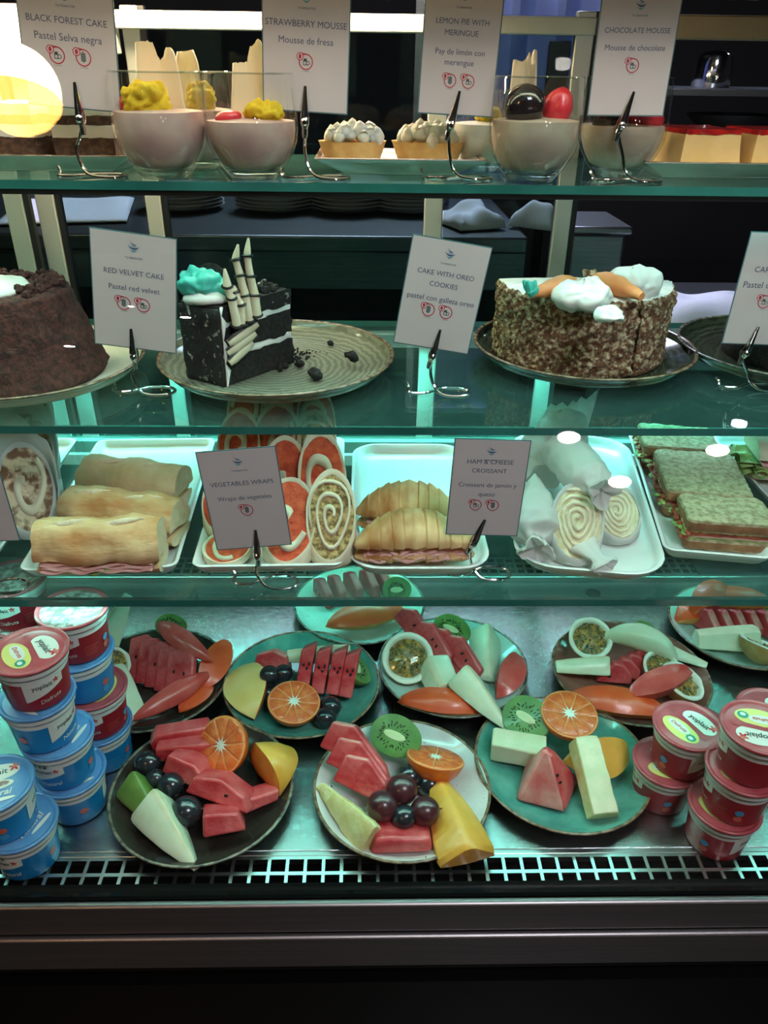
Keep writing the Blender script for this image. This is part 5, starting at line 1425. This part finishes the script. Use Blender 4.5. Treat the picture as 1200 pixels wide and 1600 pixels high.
# plate 3: teal, centre left
fplate('teal plate with four watermelon slabs, orange half and mango', 350, 594, 1064, P_teal, M_rim)
o = boat(.106, .056, .020, .002, 'pale mango slice at the left of the teal plate', 'mango_slice', [M_mangopl, M_mangosk], hollow=-.15); at(o, 390, 1072, .010, -16, 4, 104)
o = wedge(.085, .030, .026, 'flat white melon slice behind the watermelon slabs', 'melon_slice', MEL, .5); at(o, 498, 1018, .022, 0, 0, 178)
o = melon_slab([(-.024,0),(.024,0),(.020,.020),(.0,.026),(-.022,.018)], .022, 'watermelon piece behind the grapes on the teal plate', pale=(2,3)); at(o, 426, 1034, .008, -30, 0, -10)
for k, (u, v) in enumerate(((472, 1052), (496, 1056), (520, 1058), (540, 1062))):
    o = melon_slab([(-.0085,0),(.0085,0),(.0085,.062),(-.0085,.052)], .030, 'watermelon slab standing on the teal plate, %s of four' % ('leftmost', 'second', 'third', 'rightmost')[k], bev=.002, seeds=[(.002,.030,15),(-.003,.034,-20),(.004,.036,5)])
    at(o, u, v, .008, -30, 7, -6 - k)
o = kiwi_half('kiwi half leaning on the right rim of the teal plate', .030, .023, .018); at(o, 558, 1045, .012, 40, 0, 100)
grape('dark grape left of the grape group beside the mango', 421, 1054, .030); grape('dark grape behind the orange half, right of the group', 443, 1052, .024)
grape('dark grape lying between mango and orange half', 440, 1074, .010, .013); grape('dark grape low behind the mango on the teal plate', 418, 1084, .008)
o = orange_half('orange half lying cut side up on the teal plate', .0325); at(o, 460, 1106, .008, 10, 4, 15)
grape('dark grape right of the orange half, upper one', 516, 1104, .010, .013, rz=-20); grape('dark grape right of the orange half, lower one', 508, 1122, .008, .013)

# plate 4: pale, centre
fplate('pale plate crowded with granadilla, watermelon, melon and papaya', 590, 824, 1038, P_pale, M_rimg)
for k, (u, v) in enumerate(((640, 986), (668, 1008), (690, 1018), (714, 1030))):
    o = melon_slab([(-.034,0),(.036,0),(.030,.024),(-.020,.032),(-.034,.020)], .0125, 'watermelon slice slanting across the crowded pale plate, %s' % ('leftmost', 'second', 'third', 'rightmost')[k], seeds=[(-.004,.018,20),(.006,.016,-10)], pale=(3,))
    at(o, u, v, .010 + (.010 if k < 2 else 0), -34, 24, -50)
o = passion_half('granadilla half with white pith on the crowded pale plate', .034); at(o, 637, 1032, .008, 38, -16, 20)
o = kiwi_half('kiwi half at the back of the crowded pale plate', .029, .020, .014); at(o, 704, 984, .024, 40, 0, -38)
o = wedge(.088, .046, .030, 'upright white melon wedge on the crowded pale plate', 'melon_wedge', MEL, .35); at(o, 758, 1018, .012, -12, 0, -94)
o = wedge(.050, .048, .022, 'white melon piece with seed marks before the watermelon', 'melon_piece', [M_melon, M_melonin, M_melon], .62); at(o, 688, 1056, .018, 32, 0, -78)
o = wedge(.088, .046, .030, 'long white melon wedge hanging over the plate rim', 'melon_wedge', MEL, .12); at(o, 756, 1088, .020, -6, 12, -52)
o = boat(.078, .034, .022, .004, 'red guava wedge at the right of the crowded pale plate', 'guava_wedge', [M_guava, M_guaskin], hollow=.1); at(o, 790, 1048, .012, 30, -12, 62)
o = boat(.112, .034, .022, .002, 'orange papaya spear along the front of the crowded pale plate', 'papaya_slice', [M_papaya, M_papskin], hollow=-.25); at(o, 690, 1094, .010, 20, 0, -10)

# plate 5: terracotta
fplate('terracotta plate with granadilla, guava and papaya', 863, 1106, 1048, P_terra, M_rim)
o = passion_half('granadilla half at the back left of the terracotta plate', .030); at(o, 922, 1002, .016, 32, 10, -20)
o = wedge(.070, .030, .024, 'white melon slice with seed hollow at the left of the terracotta plate', 'melon_slice', [M_melon, M_melonin, M_melon], .55); at(o, 910, 1038, .018, 10, 0, 176)
o = boat(.105, .030, .026, -.006, 'curved pale melon slice across the terracotta plate', 'melon_slice', [M_melon, M_melon], hollow=-.4); at(o, 1002, 1004, .022, -10, 8, -22)
o = kiwi_half('small kiwi piece at the back of the terracotta plate', .018, .017, .012); at(o, 1003, 990, .034, 40, 0, -20)
o = wedge(.085, .030, .018, 'flat white melon slice at the back right of the terracotta plate', 'melon_slice', MEL, .3); at(o, 1056, 1016, .020, 0, 0, -32)
for k in range(4):
    o = melon_slab([(-.024,0),(.022,0),(.022,.014),(.008,.028),(-.004,.030)], .0125, 'watermelon slice in the middle of the terracotta plate, %s' % ('front one', 'second from the front', 'third from the front', 'rear one')[k], seeds=[(-.008,.010,60)] if k == 0 else ())
    at(o, 962 + 13*k, 1052 - 7*k, .008, -14, 0, -8)
o = passion_half('granadilla shell in the centre of the terracotta plate', .024); at(o, 1032, 1046, .010, 30, 0, 0)
o = passion_half('granadilla shell at the right rim of the terracotta plate', .030); at(o, 1066, 1070, .010, 10, 20, 0)
o = boat(.100, .032, .030, .016, 'red guava crescent lying over the granadilla shells', 'guava_wedge', [M_guava, M_guaskin], hollow=.1); at(o, 1030, 1066, .022, 12, -8, 20)
o = boat(.130, .036, .026, .002, 'long papaya spear along the front of the terracotta plate', 'papaya_slice', [M_papaya, M_papskin], hollow=-.2); at(o, 962, 1094, .010, 20, 0, -12)

# plate 6: right, behind
fplate('pale plate with brown rim at the right edge, melon and watermelon on it', 1048, 1262, 976, P_pale, M_rim)
o = boat(.120, .040, .026, .002, 'papaya slice at the back of the right pale plate', 'papaya_slice', [M_papaya, M_papskin], hollow=-.3); at(o, 1150, 936, .026, 10, 0, -4)
o = boat(.080, .034, .026, .002, 'papaya slice pointing up behind the others on the right pale plate', 'papaya_slice', [M_papaya, M_papskin], hollow=-.2); at(o, 1106, 930, .026, 10, -14, 34)
o = boat(.050, .034, .022, .002, 'small papaya end at the left of the right pale plate', 'papaya_slice', [M_papaya, M_papskin], hollow=-.1); at(o, 1076, 958, .010, 10, 0, 20)
for k in range(5):
    o = melon_slab([(-.024,0),(.024,0),(.024,.016),(.004,.036),(-.020,.032)], .0130, 'watermelon slice on the right pale plate, %s' % ('leftmost', 'second from the left', 'third from the left', 'fourth from the left', 'rightmost')[k], pale=(2,))
    at(o, 1102 + 22*k, 966 + 1*k, .010, 0, 0, -58)
o = wedge(.082, .040, .034, 'thick white melon slice at the front of the right pale plate', 'melon_slice', [M_melon, M_melonin, M_melon], .6, ridge=.9); at(o, 1136, 996, .010, 10, 0, 174)
o = passion_half('granadilla half at the right edge of the view', .030); at(o, 1190, 1012, .010, -20, 20, 0)
o = kiwi_half('kiwi piece cut by the right edge of the view', .022, .020, .012); at(o, 1204, 958, .020, 40, 0, 0)

# plate 7: dark, front left
fplate('dark brown plate with melon wedge, grapes and orange half at the front left', 174, 459, 1230, P_dark, M_rimg)
o = melon_slab([(-.034,0),(.034,0),(.034,.020),(-.026,.022),(-.034,.012)], .020, 'watermelon stick at the very back of the front dark plate', pale=(3,)); at(o, 284, 1146, .030, 0, -6, 8)
o = melon_slab([(-.034,0),(.034,0),(.034,.020),(-.030,.022)], .020, 'watermelon stick second from the back on the front dark plate', pale=(3,)); at(o, 290, 1168, .024, 0, -4, 4)
o = melon_slab([(-.026,0),(.024,0),(.030,.014),(.010,.026),(-.024,.024)], .030, 'watermelon chunk in the middle of the front dark plate', pale=(4,)); at(o, 292, 1202, .012, -20, 10, -24)
o = melon_slab([(-.036,0),(.038,0),(.030,.016),(.0,.026),(-.030,.020)], .032, 'watermelon triangle with a seed on the front dark plate', pale=(4,), seeds=[(.010,.012,70)]); at(o, 344, 1238, .014, -30, 6, -18)
o = melon_slab([(-.030,0),(.030,0),(.034,.012),(-.020,.018)], .026, 'watermelon strip at the right of the front dark plate'); at(o, 388, 1252, .010, -20, 0, 28)
o = melon_slab([(-.022,0),(.022,0),(.016,.020),(-.020,.024)], .034, 'watermelon chunk at the front of the dark plate', pale=(3,)); at(o, 350, 1284, .010, -30, 0, 12)
o = orange_half('orange half tilted against the watermelon on the front dark plate', .033); at(o, 346, 1168, .022, 34, -34, 0)
o = boat(.070, .050, .034, .002, 'mango cheek at the right of the front dark plate', 'mango_slice', [M_mango, M_mangosk], hollow=-.1, asym=.2); at(o, 412, 1194, .010, 34, 0, 122)
grape('dark grape at the back left rim of the front dark plate', 232, 1192, .012, .014); grape('dull grape beside the kiwi on the front dark plate', 243, 1217, .010, .011)
grape('dark grape in the middle of the grapes on the front dark plate', 267, 1227, .012, .0135); grape('large dark grape before the watermelon on the front dark plate', 291, 1268, .010, .0165, long=1.05)
o = wedge(.060, .040, .030, 'green peeled kiwi wedge at the left of the front dark plate', 'kiwi_wedge', [M_kiwiout, M_kiwiout, M_kiwiout], .25); at(o, 224, 1248, .010, -10, 0, -48)
o = wedge(.088, .048, .036, 'greenish white melon wedge at the front of the dark plate', 'melon_wedge', [M_melon, M_melonin, M_melon], .1); at(o, 266, 1296, .010, -12, 6, -46)

# plate 8: white speckled, front middle
fplate('white speckled plate with red grapes, pineapple and mango at the front', 489, 767, 1227, P_white, M_rim)
for k, (u, v, hh) in enumerate(((552, 1178, .026), (562, 1204, .018), (574, 1232, .010))):
    o = melon_slab([(-.042,0),(.046,0),(.036,.012),(-.012,.038),(-.038,.032)], .014, 'large watermelon slice at the back left of the white plate, %s' % ('rear one', 'middle one', 'front one')[k], pale=(3,4), seeds=[(-.008,.016,60)] if k == 1 else ())
    at(o, u, v, hh, -38, 8, -26)
o = kiwi_half('kiwi half at the back of the white speckled plate', .032, .024, .018); at(o, 616, 1152, .020, 36, 0, -30)
o = orange_half('orange half seen from the side on the white speckled plate', .033); at(o, 680, 1190, .010, -20, 18, 20)
o = wedge(.100, .062, .030, 'large orange mango wedge at the right of the white plate', 'mango_slice', [M_mango, M_mango, M_mangosk], .12, power=.75); at(o, 706, 1272, .012, 0, -8, 104)
o = wedge(.090, .036, .036, 'yellow pineapple wedge at the left of the white plate', 'pineapple_wedge', [M_pine, M_pine, M_pine], .2); rough(o, .0022, 140, 2); at(o, 540, 1262, .010, 0, -6, 130)
o = melon_slab([(-.032,0),(.032,0),(.030,.018),(-.026,.020)], .034, 'watermelon block under the grapes at the front of the white plate', bev=.005, pale=(0,)); at(o, 626, 1308, .008, -14, 0, 2)
grape('red grape at the left of the bunch on the white plate', 598, 1260, .022, .0165, M_grapered, 1.03); grape('red grape at the top of the bunch on the white plate', 628, 1234, .028, .0165, M_grapered, 1.03)
grape('red grape at the right of the bunch on the white plate', 664, 1268, .022, .0155, M_grapered, 1.03); grape('dark grape at the bottom of the bunch on the white plate', 631, 1277, .022, .0125, M_grape)
grape('dark grape at the back of the bunch on the white plate', 641, 1214, .012, .0145, M_grape); grape('dark grape under the mango tip on the white plate', 671, 1226, .010, .0125, M_grape)

# plate 9: teal, front right
fplate('teal plate with watermelon chunk, orange half and pineapple stick at the front right', 741, 1016, 1188, P_teal, M_rim)
o = kiwi_half('kiwi half behind the melon on the front teal plate', .031, .026, .020); at(o, 820, 1124, .018, 36, 0, -44)
o = orange_half('orange half on top at the back of the front teal plate', .034); at(o, 888, 1126, .022, 10, 0, 10)
o = wedge(.062, .034, .030, 'white melon stick at the left of the front teal plate', 'melon_stick', MEL, .8, ridge=1.2); at(o, 810, 1164, .012, 10, 0, -12)
mb = MB(); H = .062
mb.loft([[(-.030,-.026,0),(.026,-.030,0),(.040,.020,0),(-.022,.030,0)], [(-.026,-.022,.012),(.024,-.027,.010),(.036,.018,.012),(-.020,.026,.012)], [(-.008,.0,H),(.002,-.002,H*.98),(.010,.008,H*.8),(-.002,.012,H*.92)]], [1, 0, 0, 1], capmi=0)
o = mb.build('watermelon_chunk', WP, bevel=.005, seg=3, ang=60); tag(o, 'big pyramid-shaped watermelon chunk on the front teal plate', 'fruit slice')
seeds_on(o, [(.016,-.016,.032,20),(.012,-.014,.040,0)]); at(o, 853, 1202, .008, 0, 0, -14)
o = boat(.082, .044, .030, .004, 'mango slice behind the pineapple stick on the front teal plate', 'mango_slice', [M_mango, M_mangopl], hollow=.0); at(o, 930, 1164, .014, 52, 0, 14)
o = wedge(.084, .034, .026, 'pale pineapple stick standing out at the front of the teal plate', 'pineapple_stick', [M_pine, M_melonin, M_pine], .75, ridge=1.3); rough(o, .0008, 140, 2); at(o, 926, 1208, .010, 0, 22, -84)

# ---------------------------------------------------------------- yogurt cups
M_cup = mat('white_cup_plastic', hexc(206,206,202), hexc(214,214,210), 20, .35)
M_cupred = mat('red_printed_cup', hexc(142,22,34), hexc(156,32,42), 14, .35)
M_cupblue = mat('blue_printed_cup', hexc(14,112,172), hexc(22,128,188), 14, .35)
M_lidred = mat('red_foil_lid', hexc(164,58,68), hexc(184,92,98), 30, .3)
M_lidblue = mat('blue_foil_lid', hexc(78,124,178), hexc(104,150,196), 30, .3)
M_frost = mat('frosted_foil', hexc(126,96,92), hexc(196,196,192), 140, .3, lo=.42, hi=.58, bump=.4, bscale=200)
M_pwhite = mat('white_print', hexc(216,216,208), None, rough=.4)
M_pyel = mat('pale_yellow_print', hexc(214,206,120), None, rough=.4)
M_pred = mat('crimson_print', hexc(196,24,44), None, rough=.4)
M_pblk = mat('black_print', hexc(30,30,34), None, rough=.4)
M_pteal = mat('green_print', hexc(40,140,120), None, rough=.4)
M_pcoral = mat('coral_print', hexc(206,100,84), None, rough=.4)
M_pcyan = mat('light_blue_print', hexc(70,150,196), None, rough=.4)
CR, CH = .0345, .0545
def cup_r(z): return .0290 + .0040*min(1, z/(CH*.80)) if z < CH*.80 else .0338
def flower(mb, cx, cy, s, fn, a, b):
    for k in range(5): t = 2*math.pi*k/5 + .3; poly_disc(mb, cx+s*.62*math.cos(t), cy+s*.62*math.sin(t), s*.55, s*.27, fn, a if k < 3 else b, 10, t)
def make_cup(red, frosted, spin, variant=0):
    g = bpy.data.objects.new('yogurt_cup', None); COL.objects.link(g)
    body = M_cupred if red else M_cupblue
    zb = CH*.66
    MB().lathe([(.0001,.0012),(.0265,.0012),(.0280,.0),(.0290,.0008),(.0296,.003)] + [(cup_r(z), z) for z in (.012,.024,zb)], 44).build('cup', body, g, ang=60)
    MB().lathe([(cup_r(zb), zb),(cup_r(zb)+.0002, zb+.004),(cup_r(CH*.79), CH*.79),(.0348,CH*.80),(.0352,CH*.83),(.0350,CH*.93)], 44).build('white_band', M_cup, g, ang=60)
    MB().lathe([(.0350,CH*.925),(.0368,CH*.935),(.0372,CH*.965),(.0368,CH*.99),(.0352,CH*.995),(.0335,CH*.975),(.0320,CH*.962)], 48).build('rim', M_lidred if red else M_lidblue, g, ang=80)
    lz = CH*.966
    MB().lathe([(.0325,lz-.0004),(.0310,lz),(.015,lz+.0002),(.0001,lz+.0002)], 44).build('foil_lid', M_frost if frosted else (M_lidred if red else M_lidblue), g)
    cs, sn = math.cos(spin), math.sin(spin)
    fn = lambda x, y, dz=.0005: (x*cs-y*sn, x*sn+y*cs, lz+dz)
    f2 = lambda x, y: fn(x, y, .0007); f3 = lambda x, y: fn(x, y, .0009)
    mb = MB()
    if not frosted or variant:
        if red:
            poly_disc(mb, .004, .013, .020, .0125, lambda x, y: fn(x, y), 0, 26)           # white field of the brand
            poly_disc(mb, .0, -.012, .022, .012, lambda x, y: fn(x, y), 1, 26)             # yellow fruit field
            mb.add([f2(-.025,.003), f2(.025,-.004), f2(.025,.003), f2(-.025,.007)], [(0,1,2,3)], 6)
            add_text(mb, 'yoplait', .003, .0135, .024, f3, 3, bold=.012)
            flower(mb, .018, .018, .0045, f3, 2, 4)
            poly_disc(mb, -.004, -.010, .0135, .006, f2, 0, 18)
            add_text(mb, 'Disfruta', -.004, -.010, .019, f3, 4, shear=.2, bold=.014)
            poly_disc(mb, .014, -.013, .0055, .0050, f3, 5, 8); poly_disc(mb, .014, -.0135, .003, .0026, lambda x, y: fn(x, y, .0011), 0, 6)
        else:
            poly_disc(mb, .002, .013, .021, .0105, lambda x, y: fn(x, y), 0, 26)
            add_text(mb, 'yoplait', -.001, .013, .026, f3, 3, bold=.012)
            flower(mb, .018, .016, .0048, f3, 2, 4)
            poly_disc(mb, .000, -.003, .018, .006, f2, 0, 20); poly_disc(mb, .0, -.0025, .014, .004, f3, 7, 18)
            add_text(mb, 'Natural', .001, -.014, .032, f3, 0, shear=.25, bold=.015)
            poly_disc(mb, .006, -.022, .014, .0022, f2, 0, 14)
        mb.build('lid_print', [M_pwhite, M_pyel, M_pcoral, M_pblk, M_pred, M_pteal, M_lidred if red else M_lidblue, M_frost], g, smooth=False)
    # wall print wrapped round the cup
    def wf(off): 
        def f(x, z): 
            rr = cup_r(z) + off; a = spin + x/.033; return (rr*math.sin(a), -rr*math.cos(a), z)
        return f
    w1, w2 = wf(.0004), wf(.0007)
    mb = MB()
    def field(x0, z0, x1, z1, mi, n=8, f=w1, slant=0):
        vs = []
        for i in range(n+1):
            x = x0+(x1-x0)*i/n; vs += [f(x, z0 + slant*(i/n)), f(x, z1)]
        mb.add(vs, [(2*i, 2*i+2, 2*i+3, 2*i+1) for i in range(n)], mi)
    for x0 in (-.050, .050):
        field(x0-.020, .013, x0+.020, .0365, 0, slant=.014)                                # white brand field
        add_text(mb, 'yoplait', x0-.002, .031, .020, w2, 1, bold=.012); 
        flower(mb, x0+.012, .0325, .0030, w2, 2, 3)
        if red: add_text(mb, 'Disfruta', x0+.004, .0125, .022, w2, 0, shear=.25, rot=.15)
        else: add_text(mb, 'Natural', x0+.004, .0125, .024, w2, 0, shear=.25, rot=.15, bold=.012)
    for k, dz in enumerate((.0, .009)):
        poly_disc(mb, .002, .012+dz, .0045, .0042, w2, 4 if red == bool(k) else 3, 14)
    for k in range(4): field(-.026, .010+.0035*k, -.012+.002*(k % 2), .0107+.0035*k, 5, 3)
    for k in range(10):                                                                    # small stamped date lines on the band
        a = .033*(-2.9+.16*k); field(a, CH*.70, a+.0032, CH*.70+.0016, 1, 1, wf(.0012)); field(a, CH*.75, a+.0036, CH*.75+.0014, 1, 1, wf(.0012))
    mb.build('wall_print', [M_pwhite, M_pblk, M_pred, M_pcoral, M_pcyan, M_pcoral if red else M_pcyan], g, smooth=False)
    return g
_cups = {}
def cup(label, x, y, z, red, frosted, spin, group=None):
    key = (red, frosted)
    if key not in _cups: g = make_cup(red, frosted, 0); _cups[key] = g
    else: g = copy_tree(_cups[key])
    g.location = (x, y, z + .0002); g.rotation_euler = (0, 0, R(spin))
    return tag(g, label, 'yogurt', group)
def stack(u, v, n, kinds, names, spins, dx=(0,0,0,0,0), group=None):
    """(u, v): middle of the top lid"""
    p = atz(u, v, ZD + n*CH)
    for k in range(n):                 # from the bottom up
        red, fr = kinds[k]
        cup(names[k], p.x + dx[k]*.003, p.y + dx[-1-k]*.001, ZD + k*(CH+.0003), red, fr, spins[k], group)
RD, BL_, RF, BF_ = (1,0), (0,0), (1,1), (0,1)
stack(44, 1018, 4, (BL_, BL_, BL_, RD), ('blue yogurt cup at the bottom of the left front-row stack, coral badges on it', 'blue yogurt cup second from the bottom of the left red-topped stack', 'blue yogurt cup right under the red yogurt cup at the left', 'red yogurt cup with fruit-print lid topping the left stack of four'), (30, 75, -20, -50), (3,2,-1,0,0), 'left yogurt cups')
stack(112, 950, 4, (BL_, RD, BL_, RF), ('pale blue yogurt cup at the bottom of the stack beside the dark fruit plate', 'red yogurt cup second from the bottom beside the melon wedge', 'blue yogurt cup under the frosty-lidded red one', 'red yogurt cup with frosted silver lid beside the dark fruit plate'), (70, 80, 60, 75), (0,1,-1,0,0), 'left yogurt cups')
stack(18, 902, 4, (RD, RF, RF, RF), ('red yogurt cup at the bottom of the rear left stack', 'red yogurt cup low in the rear left stack', 'red yogurt cup under the top one of the rear left stack', 'yogurt cup with frosted lid under the wire stand, rear left'), (10, 40, 60, 80), (0,0,0,0,0), 'left yogurt cups')
stack(-10, 1224, 2, (BL_, BL_), ('blue yogurt cup at the bottom left corner, on the deck', 'blue yogurt cup with printed lid at the left edge, topmost of two'), (70, 20), (4,0,0,0,0), 'left yogurt cups')
stack(1076, 1132, 2, (RD, RD), ('red yogurt cup under the fruit-print lid beside the front teal plate', 'red yogurt cup with fruit-print lid beside the front teal plate'), (-10, -60), (-4,0,0,0,0), 'right yogurt cups')
stack(1184, 1136, 3, (RD, RD, RD), ('red yogurt cup at the bottom of the right-edge stack of three', 'red yogurt cup in the middle of the right-edge stack of three', 'red yogurt cup on top of the right-edge stack of three'), (-50, -20, 165), (-2,0,1,0,0), 'right yogurt cups')
pp = atz(1093, 1135, ZD + CH); cup('red yogurt cup standing alone behind the right stack of two', pp.x, pp.y, ZD, 1, 0, -40, 'right yogurt cups')
pp = atz(1206, 1111, ZD + 2*CH)
for k, nm in enumerate(('bottom', 'top')): cup('red yogurt cup in the rear right stack of two, %s one' % nm, pp.x, pp.y, ZD + k*(CH+.0003), 1, 0, -60, 'right yogurt cups')
